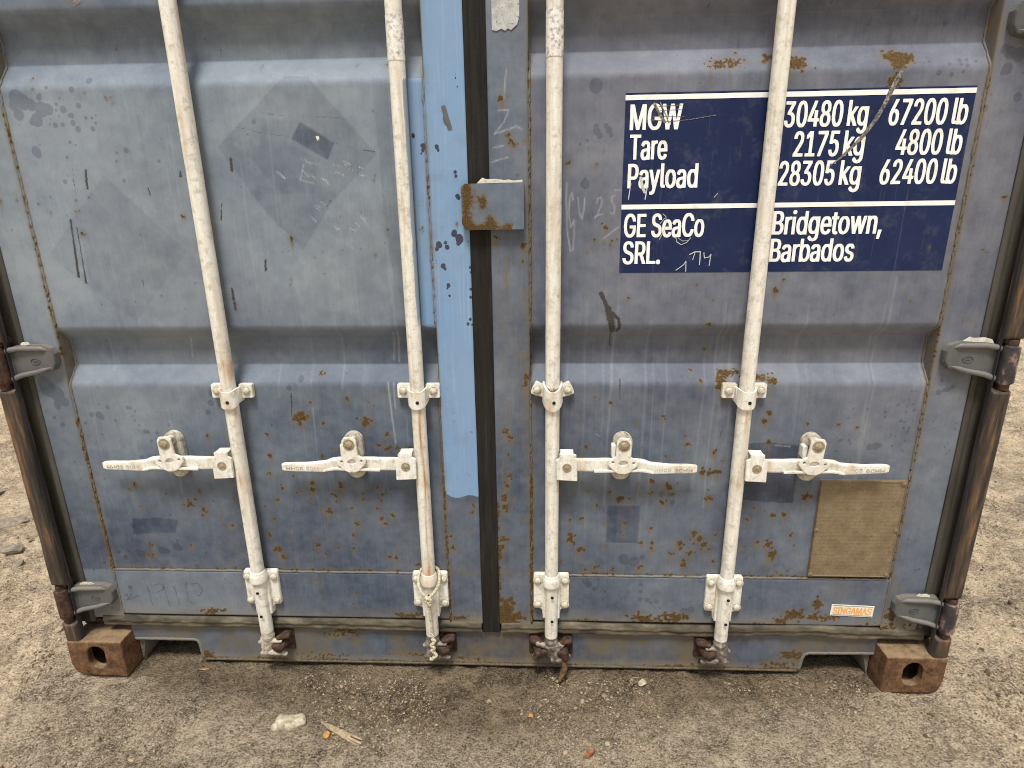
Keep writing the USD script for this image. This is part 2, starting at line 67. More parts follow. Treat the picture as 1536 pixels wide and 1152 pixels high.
    dark=[([(np.float64(-904.8),np.float64(1379.3)),(np.float64(-907.8),np.float64(1359.1)),(np.float64(-909.0),np.float64(1340.2))],np.float64(3.45)),([(np.float64(-564.2),np.float64(1399.6)),(np.float64(-565.0),np.float64(1374.1))],np.float64(3.67)),([(np.float64(-604.1),np.float64(1108.0)),(np.float64(-605.0),np.float64(1080.8)),(np.float64(-603.5),np.float64(1058.1))],np.float64(3.91)),([(np.float64(-600.8),np.float64(1303.8)),(np.float64(-608.2),np.float64(1266.8))],np.float64(2.5)),([(np.float64(-767.0),np.float64(1339.7)),(np.float64(-765.2),np.float64(1325.0))],np.float64(2.51)),([(np.float64(-802.4),np.float64(1640.3)),(np.float64(-806.1),np.float64(1630.1))],np.float64(1.47)),([(np.float64(-570.4),np.float64(1633.7)),(np.float64(-570.6),np.float64(1614.6))],np.float64(2.03)),([(np.float64(273.3),np.float64(1090.6)),(np.float64(280.1),np.float64(1071.7)),(np.float64(290.0),np.float64(1054.3)),(np.float64(298.6),np.float64(1030.4))],np.float64(4.65)),([(np.float64(290.0),np.float64(1054.3)),(np.float64(297.2),np.float64(1024.1)),(np.float64(302.7),np.float64(1003.1))],np.float64(7.01)),([(np.float64(301.3),np.float64(1043.2)),(np.float64(315.9),np.float64(1027.2)),(np.float64(319.8),np.float64(1007.9)),(np.float64(315.4),np.float64(999.8))],np.float64(3.43)),([(np.float64(300.8),np.float64(1011.2)),(np.float64(300.2),np.float64(982.1)),(np.float64(301.1),np.float64(955.9))],np.float64(2.51)),([(np.float64(326.3),np.float64(878.9)),(np.float64(325.7),np.float64(853.4)),(np.float64(328.4),np.float64(824.1))],np.float64(1.93)),([(np.float64(339.3),np.float64(757.4)),(np.float64(340.0),np.float64(739.5))],np.float64(2.47)),([(np.float64(-495.4),np.float64(844.6)),(np.float64(-497.6),np.float64(812.7)),(np.float64(-501.4),np.float64(782.2))],np.float64(2.73)),([(np.float64(-932.9),np.float64(1414.0)),(np.float64(-939.8),np.float64(1330.4)),(np.float64(-944.0),np.float64(1270.9)),(np.float64(-945.3),np.float64(1194.4))],np.float64(0.94)),([(np.float64(-946.8),np.float64(1202.2)),(np.float64(-947.9),np.float64(1139.4))],np.float64(1.14)),([(np.float64(-964.9),np.float64(1271.2)),(np.float64(-977.7),np.float64(1139.6))],np.float64(3.22)),([(np.float64(-954.0),np.float64(1255.9)),(np.float64(-961.5),np.float64(1123.5))],np.float64(2.42)),([(np.float64(-515.3),np.float64(1174.7)),(np.float64(-516.9),np.float64(1151.4))],np.float64(3.19)),([(np.float64(-821.2),np.float64(1130.4)),(np.float64(-821.7),np.float64(1111.2))],np.float64(1.64)),([(np.float64(-685.8),np.float64(1373.1)),(np.float64(-686.0),np.float64(1363.1))],np.float64(3.41)),([(np.float64(433.8),np.float64(1135.5)),(np.float64(437.3),np.float64(1127.8))],np.float64(1.52)),([(np.float64(-504.4),np.float64(1496.3)),(np.float64(-447.3),np.float64(1488.5)),(np.float64(-299.8),np.float64(1479.0))],np.float64(1.04)),([(np.float64(-540.6),np.float64(1464.4)),(np.float64(-477.7),np.float64(1450.9)),(np.float64(-423.2),np.float64(1441.7))],np.float64(1.05)),([(np.float64(-580.1),np.float64(1434.8)),(np.float64(-568.6),np.float64(1430.4)),(np.float64(-536.4),np.float64(1411.8))],np.float64(0.91)),([(np.float64(-566.6),np.float64(1442.9)),(np.float64(-535.0),np.float64(1431.2))],np.float64(0.76)),([(np.float64(-511.4),np.float64(1426.7)),(np.float64(-478.8),np.float64(1420.6))],np.float64(0.91)),([(np.float64(-261.4),np.float64(1411.4)),(np.float64(-236.1),np.float64(1409.6))],np.float64(1.35)),([(np.float64(-327.0),np.float64(1430.5)),(np.float64(-274.8),np.float64(1411.6))],np.float64(0.75)),([(np.float64(-422.6),np.float64(1564.9)),(np.float64(-379.1),np.float64(1562.6))],np.float64(1.17)),([(np.float64(-347.2),np.float64(1307.7)),(np.float64(-356.4),np.float64(1293.2))],np.float64(1.54)),([(np.float64(-233.6),np.float64(1327.8)),(np.float64(-217.0),np.float64(1305.9))],np.float64(1.52)),([(np.float64(-227.0),np.float64(1334.8)),(np.float64(-208.5),np.float64(1317.4))],np.float64(1.21)),([(np.float64(583.2),np.float64(758.1)),(np.float64(577.4),np.float64(731.4))],np.float64(1.63)),([(np.float64(-1030.3),np.float64(273.0)),(np.float64(-1024.7),np.float64(262.1)),(np.float64(-1025.9),np.float64(246.6)),(np.float64(-1045.8),np.float64(226.2)),(np.float64(-1005.3),np.float64(242.5))],np.float64(1.75)),([(np.float64(-975.8),np.float64(273.9)),(np.float64(-973.2),np.float64(247.5)),(np.float64(-971.2),np.float64(207.4))],np.float64(2.14)),([(np.float64(-955.9),np.float64(276.5)),(np.float64(-941.1),np.float64(283.3)),(np.float64(-928.4),np.float64(279.1)),(np.float64(-933.6),np.float64(261.4)),(np.float64(-950.4),np.float64(254.5))],np.float64(1.55)),([(np.float64(-927.3),np.float64(274.7)),(np.float64(-925.3),np.float64(243.9)),(np.float64(-922.1),np.float64(208.3))],np.float64(2.13)),([(np.float64(-898.2),np.float64(275.2)),(np.float64(-895.3),np.float64(248.9)),(np.float64(-890.8),np.float64(208.9))],np.float64(1.93)),([(np.float64(-858.8),np.float64(291.2)),(np.float64(-865.0),np.float64(267.0)),(np.float64(-863.5),np.float64(231.7)),(np.float64(-849.0),np.float64(214.1))],np.float64(1.73)),([(np.float64(-846.9),np.float64(282.7)),(np.float64(-827.3),np.float64(285.2)),(np.float64(-817.5),np.float64(263.4)),(np.float64(-830.5),np.float64(243.4)),(np.float64(-841.4),np.float64(258.6))],np.float64(1.35))],
    pale=[([(np.float64(189.5),np.float64(1335.9)),(np.float64(188.5),np.float64(1300.5)),(np.float64(192.3),np.float64(1235.2)),(np.float64(199.0),np.float64(1189.0)),(np.float64(205.1),np.float64(1189.0)),(np.float64(207.5),np.float64(1227.6)),(np.float64(207.0),np.float64(1256.9)),(np.float64(199.8),np.float64(1239.5)),(np.float64(194.8),np.float64(1271.6)),(np.float64(197.3),np.float64(1306.1)),(np.float64(201.6),np.float64(1316.0)),(np.float64(204.8),np.float64(1300.3))],np.float64(0.66)),([(np.float64(215.1),np.float64(1305.8)),(np.float64(218.7),np.float64(1274.2)),(np.float64(225.0),np.float64(1258.2)),(np.float64(229.1),np.float64(1278.4)),(np.float64(230.0),np.float64(1304.2))],np.float64(0.74)),([(np.float64(257.0),np.float64(1293.8)),(np.float64(259.7),np.float64(1303.8)),(np.float64(265.5),np.float64(1305.1)),(np.float64(268.7),np.float64(1299.4)),(np.float64(266.1),np.float64(1285.1)),(np.float64(260.6),np.float64(1270.8)),(np.float64(253.4),np.float64(1260.7)),(np.float64(262.2),np.float64(1267.9)),(np.float64(272.6),np.float64(1269.2))],np.float64(0.67)),([(np.float64(296.5),np.float64(1308.3)),(np.float64(290.6),np.float64(1306.2)),(np.float64(291.0),np.float64(1294.8)),(np.float64(297.3),np.float64(1284.7)),(np.float64(297.7),np.float64(1274.6)),(np.float64(294.9),np.float64(1268.9)),(np.float64(288.9),np.float64(1271.9))],np.float64(0.66)),([(np.float64(274.2),np.float64(1215.1)),(np.float64(307.9),np.float64(1241.1))],np.float64(0.75)),([(np.float64(296.1),np.float64(1320.3)),(np.float64(310.8),np.float64(1320.1))],np.float64(0.74)),([(np.float64(58.3),np.float64(1566.3)),(np.float64(53.1),np.float64(1508.2))],np.float64(0.64)),([(np.float64(39.7),np.float64(1487.3)),(np.float64(62.8),np.float64(1488.2)),(np.float64(53.7),np.float64(1465.8)),(np.float64(31.4),np.float64(1440.6)),(np.float64(79.7),np.float64(1454.6)),(np.float64(91.2),np.float64(1449.0))],np.float64(0.65)),([(np.float64(27.9),np.float64(1413.5)),(np.float64(49.9),np.float64(1415.8))],np.float64(0.59)),([(np.float64(24.2),np.float64(1383.2)),(np.float64(59.8),np.float64(1392.3))],np.float64(0.59)),([(np.float64(-246.5),np.float64(870.8)),(np.float64(-244.7),np.float64(827.1)),(np.float64(-242.9),np.float64(782.7)),(np.float64(-237.8),np.float64(710.1))],np.float64(1.5)),([(np.float64(-233.1),np.float64(870.7)),(np.float64(-232.9),np.float64(804.1))],np.float64(1.34)),([(np.float64(-228.9),np.float64(997.3)),(np.float64(-236.0),np.float64(922.1))],np.float64(1.14)),([(np.float64(-219.1),np.float64(997.3)),(np.float64(-223.2),np.float64(917.0))],np.float64(1.14)),([(np.float64(-747.4),np.float64(982.8)),(np.float64(-753.1),np.float64(931.8))],np.float64(0.84)),([(np.float64(-399.9),np.float64(1384.3)),(np.float64(-411.4),np.float64(1351.8)),(np.float64(-381.6),np.float64(1344.2))],np.float64(0.91)),([(np.float64(715.0),np.float64(708.7)),(np.float64(751.2),np.float64(705.3))],np.float64(1.14))],
    white=[(-400,1366,np.float64(3.7)),(-379,1362,np.float64(3.3)),(-356,1350,np.float64(3.8)),(-343,1392,np.float64(3.7)),(-327,1382,np.float64(3.7)),(-317,1365,np.float64(3.7)),(-302,1382,np.float64(3.3)),(-291,1372,np.float64(3.3)),(-270,1376,np.float64(2.5)),(-267,1360,np.float64(2.5)),(-404,1397,np.float64(2.9)),(-389,1389,np.float64(2.9)),(-368,1385,np.float64(3.3)),(-454,1363,np.float64(4.2)),(-362,1440,np.float64(3.3)),(-374,1295,np.float64(3.4)),(-365,1301,np.float64(3.0)),(-276,1263,np.float64(5.1)),(-304,1204,np.float64(5.1)),(-305,1217,np.float64(3.4)),(-339,1244,np.float64(6.0)),(-289,1253,np.float64(3.4)),(-386,1263,np.float64(3.4)),(-379,1291,np.float64(3.4)),(-397,1283,np.float64(3.0)),(-420,1235,np.float64(3.0)),(-288,1241,np.float64(3.0)),(-301,1241,np.float64(2.6)),(273,734,np.float64(2.3))],
    chip=[(-149,1440,np.float64(5.6)),(-127,1419,np.float64(7.3)),(-128,1410,np.float64(4.9)),(-133,1403,np.float64(2.4)),(-122,1438,np.float64(2.8)),(-96,1417,np.float64(5.7)),(-94,1409,np.float64(4.0)),(-58,1363,np.float64(4.9)),(-56,1355,np.float64(4.1)),(-55,1312,np.float64(6.6)),(-51,1307,np.float64(5.0)),(-49,1561,np.float64(2.0)),(-50,1552,np.float64(3.1)),(-46,1535,np.float64(1.6)),(-150,1349,np.float64(1.6)),(-101,1204,np.float64(8.5)),(-107,1196,np.float64(5.1)),(-87,1210,np.float64(4.2)),(-84,1200,np.float64(5.9)),(-65,1228,np.float64(9.2)),(-55,1218,np.float64(11.8)),(-57,1208,np.float64(6.7)),(-94,1158,np.float64(6.0)),(-90,1150,np.float64(4.3)),(-68,1148,np.float64(2.6)),(-75,1154,np.float64(1.7)),(-85,1112,np.float64(6.0)),(-87,1105,np.float64(3.5)),(-82,1088,np.float64(3.9)),(-100,1123,np.float64(1.7)),(-95,1118,np.float64(1.7)),(-31,1154,np.float64(4.3)),(-32,1143,np.float64(3.4)),(-31,1103,np.float64(3.9)),(-33,1084,np.float64(4.3)),(-36,1031,np.float64(5.2)),(-41,1021,np.float64(5.3)),(-32,1018,np.float64(3.5)),(-64,1198,np.float64(1.7)),(-45,1202,np.float64(1.7)),(-34,1212,np.float64(2.1)),(-110,1171,np.float64(2.6)),(-110,1164,np.float64(2.1))],
)


# ---------------------------------------------------------------- helpers: prims
USED = {}


def numbered(path):
    n = USED.get(path, 0)
    USED[path] = n + 1
    return path if n == 0 else f"{path}_{n:03d}"


def tag(prim, label=None, cat=None, group=None, kind=None):
    p = prim.GetPrim() if hasattr(prim, "GetPrim") else prim
    for k, v in (("label", label), ("category", cat), ("group", group), ("kind", kind)):
        if v:
            p.SetCustomDataByKey(k, v)
    return prim


def thing(name, loc=(0, 0, 0), **kw):
    x = UsdGeom.Xform.Define(stage, numbered("/World/" + name))
    x.AddTranslateOp().Set(Gf.Vec3d(*loc))
    return tag(x, **kw)


def obj(name, mesh, mat, parent=None, smooth=35, fields=None, label=None):
    """One Mesh prim under parent; fields(v, n) -> {primvar: (n,3) array}."""
    base = str(parent.GetPath()) if parent is not None else "/World"
    v, f, n = meshkit.arrays(mesh, smooth)
    p = UsdGeom.Mesh.Define(stage, numbered(base + "/" + name))
    p.CreatePointsAttr(Vt.Vec3fArray.FromNumpy(np.ascontiguousarray(v, np.float32)))
    p.CreateFaceVertexCountsAttr(Vt.IntArray.FromNumpy(np.full(len(f), 3, np.int32)))
    p.CreateFaceVertexIndicesAttr(Vt.IntArray.FromNumpy(np.ascontiguousarray(f.astype(np.int32).ravel())))
    p.CreateSubdivisionSchemeAttr("none")
    if n is not None:
        p.CreateNormalsAttr(Vt.Vec3fArray.FromNumpy(np.ascontiguousarray(n, np.float32)))
        p.SetNormalsInterpolation("vertex")
    if fields is not None:
        for k, a in fields(v, n).items():
            UsdGeom.PrimvarsAPI(p).CreatePrimvar(k, Sdf.ValueTypeNames.Float3Array, "vertex").Set(Vt.Vec3fArray.FromNumpy(np.ascontiguousarray(a, np.float32)))
    UsdShade.MaterialBindingAPI.Apply(p.GetPrim()).Bind(mat)
    if label:
        tag(p, label)
    return p


# ---------------------------------------------------------------- helpers: shader graphs
class G:
    def __init__(self):
        self.n, self.l, self.k = {}, [], 0

    def add(self, kind, out, consts=None, **links):
        self.k += 1
        name = f"n{self.k}"
        c = dict(consts or {})
        for s, v in links.items():
            if isinstance(v, str) and "." in v and v.split(".")[0] in self.n:
                self.l.append((v, f"{name}.{s}"))
            elif v is not None:
                c[s] = v
        self.n[name] = (kind, c)
        return f"{name}.{out}"

    def pos(self):
        return self.add("geometry", "position")

    def opos(self):
        return self.add("texture_coordinate", "object")

    def scaled(self, v, s):
        return self.add("mapping", "vector", {"scale": s}, vector=v)

    def noise(self, v, scale, detail=3.0, rough=0.55, dist=0.0):
        return self.add("noise_texture", "fac", {"scale": scale, "detail": detail, "roughness": rough, "distortion": dist}, vector=v)

    def math(self, op, a, b=None, c=None, clamp=False):
        return self.add("math", "value", {"math_type": op, "use_clamp": clamp}, value1=a, value2=b, value3=c)

    def rng(self, v, a, b, c=0.0, d=1.0):
        return self.add("map_range", "result", {"from_min": a, "from_max": b, "to_min": c, "to_max": d, "clamp": True}, value=v)

    def mix(self, f, a, b, kind="mix"):
        return self.add("mix", "color", {"mix_type": kind, "use_clamp": False}, fac=f, color1=a, color2=b)

    def ramp(self, f, stops):
        return self.add("rgb_ramp", "color", {"ramp": stops}, fac=f)

    def attr(self, name):
        return self.add("attribute", "vector", {"attribute": name})

    def split(self, v):
        r = self.add("separate_xyz", "x", vector=v)
        b = r.split(".")[0]
        return b + ".x", b + ".y", b + ".z"

    def bump(self, h, strength, dist, normal=None):
        return self.add("bump", "normal", {"strength": strength, "distance": dist}, height=h, normal=normal)

    def done(self, name, color, rough, normal=None, spec=0.5, metal=0.0, **extra):
        c = {"specular_ior_level": spec, "metallic": metal}
        c.update(extra)
        s = self.add("principled_bsdf", "BSDF", c, base_color=color, roughness=rough, normal=normal)
        return usdkit.material(stage, "/World/Looks/" + name, self.n, self.l, surface=s)


def rust_color(g, p):
    return g.ramp(g.noise(p, 420.0, 4.0, 0.65), [(0.30, (0.022, 0.013, 0.006)), (0.45, (0.058, 0.034, 0.012)), (0.58, (0.095, 0.055, 0.020)), (0.76, (0.20, 0.11, 0.042))])


def paint_material(name, dark, faded, gloss=0.56, blue=(0.165, 0.285, 0.455), streak=1.0):
    """Weathered container paint. Attributes: fa = rust, spots, pale drips; fb = brown wash, chips, fading; fc = over-paint, dust, scuffs."""
    g = G()
    p = g.pos()
    rust, spot, pale = g.split(g.attr("fa"))
    wash, chip, fade = g.split(g.attr("fb"))
    over, dust, scuff = g.split(g.attr("fc"))
    warm, tar, soft = g.split(g.attr("fd"))
    n_edge = g.noise(p, 330.0, 5.0, 0.68)
    n_fine = g.noise(p, 800.0, 2.0)
    n_mid = g.noise(p, 34.0, 5.0, 0.6)
    n_big = g.noise(p, 4.0, 4.0, 0.55)
    n_str = g.noise(g.scaled(p, (170.0, 170.0, 5.0)), 1.0, 4.0, 0.6)
    n_str2 = g.noise(g.scaled(p, (420.0, 420.0, 22.0)), 1.0, 3.0, 0.6)
    c = lambda n, k: g.math("multiply", g.math("subtract", n, 0.5), k)
    fd = g.math("add", fade, g.math("add", c(n_str, 0.20 * streak), c(n_str2, 0.18 * streak)))
    fd = g.math("add", fd, g.math("add", c(n_mid, 0.55), c(n_big, 0.55)), clamp=True)
    base = g.mix(fd, dark, faded)
    base = g.mix(warm, base, g.mix(1.0, base, (1.08, 0.935, 0.925), "multiply"))
    grain = g.noise(p, 560.0, 3.0, 0.7)
    base = g.mix(g.rng(grain, 0.3, 0.7), g.mix(1.0, base, (0.88, 0.88, 0.89), "multiply"), g.mix(1.0, base, (1.11, 1.11, 1.10), "multiply"))
    base = g.mix(g.rng(n_big, 0.35, 0.65), base, g.mix(1.0, base, (1.02, 0.99, 0.955), "multiply"))
    base = g.mix(g.rng(g.noise(p, 11.0, 5.0, 0.62), 0.34, 0.66), g.mix(1.0, base, (0.86, 0.87, 0.90), "multiply"), g.mix(1.0, base, (1.10, 1.09, 1.06), "multiply"))
    over_c = g.mix(g.rng(n_mid, 0.3, 0.7), blue, tuple(x * 0.90 for x in blue))
    over_c = g.mix(g.rng(n_big, 0.35, 0.65, 0.0, 0.6), over_c, (0.195, 0.285, 0.40))
    over_c = g.mix(g.rng(n_str, 0.52, 0.72, 0.0, 0.5), over_c, (0.27, 0.37, 0.48))
    over_c = g.mix(g.rng(g.noise(p, 16.0, 5.0, 0.65), 0.55, 0.70, 0.0, 0.4), over_c, (0.125, 0.20, 0.31))
    edge = lambda field, amp, lo, hi, n=n_edge: g.rng(g.math("add", field, c(n, amp)), lo, hi)
    base = g.mix(g.math("multiply", edge(over, 0.7, 0.42, 0.55, n_mid), 0.97), base, over_c)
    base = g.mix(edge(chip, 0.9, 0.47, 0.53, n_mid), base, (0.030, 0.034, 0.062))
    base = g.mix(g.math("multiply", edge(spot, 0.18, 0.45, 0.60, n_mid), 0.68), base, g.mix(1.0, base, (0.50, 0.52, 0.60), "multiply"))
    spk = g.rng(n_fine, 0.70, 0.76)
    base = g.mix(g.math("multiply", spk, 0.5), base, (0.05, 0.05, 0.055))
    base = g.mix(g.math("multiply", pale, g.rng(n_str2, 0.25, 0.6, 0.35, 0.8)), base, (0.36, 0.37, 0.38))
    base = g.mix(edge(scuff, 1.5, 0.45, 1.1, n_edge), base, (0.62, 0.62, 0.59))
    base = g.mix(edge(soft, 1.3, 0.5, 0.75), base, g.mix(0.25, (0.034, 0.041, 0.062), base))
    base = g.mix(edge(tar, 1.3, 0.48, 0.62), base, g.ramp(n_fine, [(0.35, (0.018, 0.018, 0.020)), (0.6, (0.045, 0.043, 0.042)), (0.75, (0.11, 0.10, 0.09))]))
    base = g.mix(g.math("multiply", wash, g.rng(n_mid, 0.3, 0.62, 0.3, 0.95)), base, (0.120, 0.092, 0.047))
    base = g.mix(g.math("multiply", dust, g.rng(n_edge, 0.3, 0.62, 0.35, 0.95)), base, (0.26, 0.21, 0.145))
    n_r = g.math("add", g.math("multiply", g.noise(p, 125.0, 5.0, 0.7), 0.55), g.math("multiply", n_edge, 0.45))
    rim = edge(rust, 2.1, 0.34, 0.60, n_r)
    base = g.mix(g.math("multiply", rim, 0.8), base, g.mix(g.rng(n_edge, 0.35, 0.65), (0.085, 0.058, 0.026), (0.150, 0.100, 0.046)))
    rm = edge(rust, 2.1, 0.52, 0.72, n_r)
    base = g.mix(rm, base, rust_color(g, p))
    rough = g.math("add", g.rng(n_mid, 0.3, 0.7, gloss - 0.05, gloss + 0.12), g.math("multiply", rm, 0.35))
    h = g.math("add", g.math("multiply", n_edge, g.math("add", 0.12, rm)), g.math("multiply", n_mid, 0.35))
    return g.done(name, base, rough, g.bump(h, 0.35, 0.0015), spec=0.22)


def plain_material(name, stops, scale, rough=0.6, bump=0.3, stretch=(1, 1, 1), detail=4.0, dist=0.001, spec=0.3, metal=0.0, speck=None):
    g = G()
    p = g.pos()
    n = g.noise(g.scaled(p, stretch), scale, detail, 0.62)
    col = g.ramp(n, stops)
    n2 = g.noise(p, scale * 6.3, 3.0)
    col = g.mix(g.rng(n2, 0.35, 0.75, 0.0, 0.35), col, g.mix(1.0, col, (0.6, 0.58, 0.55), "multiply"))
    if speck:
        col = g.mix(g.rng(g.noise(p, speck[0], 3.0, 0.6), speck[1], speck[1] + 0.06), col, speck[2])
    return g.done(name, col, g.rng(n2, 0.3, 0.7, rough - 0.06, rough + 0.1), g.bump(g.math("add", n, g.math("multiply", n2, 0.5)), bump, dist), spec=spec, metal=metal)


M_PAINT = paint_material("container_paint", (0.026, 0.040, 0.074), (0.196, 0.236, 0.276))
M_PAINT_GREY = paint_material("hinge_paint", (0.030, 0.036, 0.045), (0.15, 0.16, 0.17), gloss=0.42)


def cream_material():
    g = G()
    p = g.pos()
    rust, spot, pale = g.split(g.attr("fa"))
    wash, chip, fade = g.split(g.attr("fb"))
    over, dust, scuff = g.split(g.attr("fc"))
    n1 = g.noise(g.scaled(p, (120.0, 120.0, 12.0)), 1.0, 5.0, 0.65)
    n2 = g.noise(p, 420.0, 4.0, 0.65)
    n3 = g.noise(p, 22.0, 4.0, 0.6)
    n4 = g.noise(g.scaled(p, (300.0, 300.0, 60.0)), 1.0, 4.0, 0.7)
    col = g.mix(g.rng(n1, 0.3, 0.7), (0.60, 0.57, 0.49), (0.79, 0.775, 0.715))
    col = g.mix(g.rng(n3, 0.35, 0.7, 0.0, 0.55), col, (0.62, 0.575, 0.475))
    col = g.mix(g.rng(n4, 0.56, 0.72, 0.0, 0.42), col, (0.26, 0.24, 0.20))
    col = g.mix(g.rng(g.noise(p, 60.0, 5.0, 0.7), 0.50, 0.68, 0.0, 0.7), col, (0.33, 0.305, 0.25))
    col = g.mix(g.rng(n2, 0.60, 0.70, 0.0, 0.6), col, (0.17, 0.15, 0.12))
    col = g.mix(g.rng(g.math("add", over, g.math("multiply", g.math("subtract", n1, 0.5), 1.2)), 0.45, 0.6), col, (0.22, 0.29, 0.36))
    col = g.mix(g.math("multiply", wash, g.rng(n1, 0.3, 0.6, 0.35, 1.0)), col, g.mix(g.rng(wash, 0.45, 0.9), (0.40, 0.31, 0.185), (0.40, 0.19, 0.07)))
    col = g.mix(g.rng(g.math("add", rust, g.math("multiply", g.math("subtract", n2, 0.5), 0.9)), 0.45, 0.6), col, (0.20, 0.085, 0.03))
    return g.done("cream_paint", col, g.rng(n2, 0.3, 0.7, 0.5, 0.68), g.bump(g.math("add", n2, n1), 0.3, 0.001), spec=0.35)


M_CREAM = cream_material()
M_CREAM_WORN = plain_material("worn_cream_paint", [(0.30, (0.16, 0.135, 0.10)), (0.46, (0.40, 0.36, 0.28)), (0.7, (0.56, 0.52, 0.43))], 95.0, 0.62, 0.5)
M_TAPE = plain_material("white_wrap", [(0.36, (0.34, 0.31, 0.26)), (0.5, (0.68, 0.66, 0.60)), (0.7, (0.76, 0.75, 0.71))], 110.0, 0.55, 0.3, speck=(300.0, 0.62, (0.24, 0.2, 0.15)))
M_BOLT = plain_material("bolt_paint", [(0.35, (0.36, 0.31, 0.22)), (0.65, (0.60, 0.57, 0.48))], 180.0, 0.55, 0.3)
M_BOLT_BROWN = plain_material("bare_bolt", [(0.35, (0.16, 0.12, 0.07)), (0.65, (0.36, 0.30, 0.20))], 260.0, 0.6, 0.4)
M_RUST = None


def casting_material():
    g = G()
    p = g.pos()
    n1 = g.noise(p, 34.0, 6.0, 0.68)
    n2 = g.noise(p, 150.0, 5.0, 0.7)
    n3 = g.noise(p, 420.0, 3.0, 0.65)
    nx, ny, nz = g.split(g.add("geometry", "normal"))
    col = g.ramp(n1, [(0.30, (0.034, 0.020, 0.013)), (0.45, (0.085, 0.045, 0.024)), (0.56, (0.135, 0.070, 0.033)), (0.68, (0.175, 0.105, 0.055)), (0.8, (0.24, 0.18, 0.12))])
    col = g.mix(g.rng(n2, 0.52, 0.66, 0.0, 0.6), col, (0.20, 0.105, 0.042))
    col = g.mix(g.rng(n2, 0.46, 0.34, 0.0, 0.7), col, (0.028, 0.017, 0.012))
    col = g.mix(g.rng(n3, 0.62, 0.72, 0.0, 0.5), col, (0.30, 0.23, 0.15))
    dust = g.math("multiply", g.rng(nz, 0.55, 0.95), g.rng(n1, 0.34, 0.56, 0.2, 0.8))
    col = g.mix(dust, col, (0.235, 0.165, 0.095))
    return g.done("rusty_casting", col, 0.88, g.bump(g.math("add", n2, g.math("multiply", n3, 0.5)), 0.7, 0.002), spec=0.2)


M_RUST = casting_material()
M_RUST_DARK = plain_material("dark_rust", [(0.3, (0.018, 0.012, 0.010)), (0.5, (0.050, 0.028, 0.018)), (0.68, (0.105, 0.052, 0.028)), (0.8, (0.2, 0.10, 0.05))], 90.0, 0.8, 0.7, dist=0.002, spec=0.25)
M_POST = plain_material("rusty_post", [(0.36, (0.014, 0.011, 0.010)), (0.48, (0.038, 0.026, 0.018)), (0.56, (0.070, 0.043, 0.025)), (0.62, (0.125, 0.066, 0.030)), (0.68, (0.19, 0.085, 0.030)), (0.74, (0.13, 0.105, 0.08)), (0.84, (0.32, 0.26, 0.19))], 75.0, 0.6, 0.6, stretch=(1, 1, 0.10), dist=0.002, spec=0.4)
M_POST_BLUE = plain_material("post_paint", [(0.3, (0.018, 0.016, 0.016)), (0.5, (0.030, 0.030, 0.036)), (0.62, (0.050, 0.048, 0.052)), (0.75, (0.075, 0.045, 0.025))], 20.0, 0.6, 0.3, stretch=(1, 1, 0.3))
M_RUBBER = plain_material("black_rubber", [(0.3, (0.010, 0.009, 0.008)), (0.6, (0.020, 0.018, 0.015)), (0.8, (0.040, 0.035, 0.027))], 30.0, 0.75, 0.25, stretch=(3, 3, 0.2), spec=0.15)
M_RUBBER_SIDE = plain_material("dusty_side_rubber", [(0.3, (0.032, 0.028, 0.020)), (0.55, (0.062, 0.056, 0.044)), (0.8, (0.095, 0.088, 0.075))], 16.0, 0.6, 0.25, stretch=(2, 2, 0.25), spec=0.35)
M_RUBBER_LOW = plain_material("muddy_rubber", [(0.30, (0.026, 0.023, 0.019)), (0.45, (0.070, 0.058, 0.040)), (0.58, (0.118, 0.098, 0.066)), (0.75, (0.21, 0.18, 0.13))], 20.0, 0.75, 0.5, stretch=(0.5, 1, 1.6), dist=0.002, spec=0.2)
M_DARK = plain_material("dark_hollow", [(0.3, (0.012, 0.010, 0.008)), (0.7, (0.03, 0.025, 0.02))], 50.0, 0.9, 0.2, spec=0.1)
M_STEEL_DARK = plain_material("forged_steel", [(0.28, (0.040, 0.030, 0.024)), (0.45, (0.12, 0.095, 0.075)), (0.6, (0.26, 0.23, 0.19)), (0.75, (0.42, 0.39, 0.33))], 70.0, 0.5, 0.6, dist=0.002, spec=0.45)
M_NAVY = None


def navy_material():
    g = G()
    p = g.pos()
    n1 = g.noise(g.scaled(p, (170.0, 170.0, 6.0)), 1.0, 4.0, 0.6)
    n2 = g.noise(p, 300.0, 4.0, 0.6)
    n3 = g.noise(p, 9.0, 4.0, 0.55)
    rust, spot, pale = g.split(g.attr("fa"))
    wash, chip, fade = g.split(g.attr("fb"))
    col = g.mix(g.rng(n3, 0.3, 0.7), (0.0070, 0.0135, 0.050), (0.0105, 0.0190, 0.062))
    col = g.mix(g.rng(n1, 0.62, 0.78, 0.0, 0.30), col, (0.16, 0.17, 0.20))
    col = g.mix(g.rng(n2, 0.66, 0.76, 0.0, 0.4), col, (0.10, 0.11, 0.14))
    col = g.mix(g.rng(g.noise(p, 30.0, 5.0, 0.7), 0.52, 0.72, 0.0, 0.22), col, (0.12, 0.13, 0.15))
    col = g.mix(g.math("multiply", wash, 0.45), col, (0.12, 0.092, 0.047))
    col = g.mix(g.rng(g.math("add", rust, g.math("multiply", g.math("subtract", n2, 0.5), 1.6)), 0.5, 0.7), col, (0.11, 0.068, 0.028))
    return g.done("navy_film", col, g.rng(n2, 0.3, 0.7, 0.45, 0.55), g.bump(n2, 0.08, 0.0005), spec=0.18)


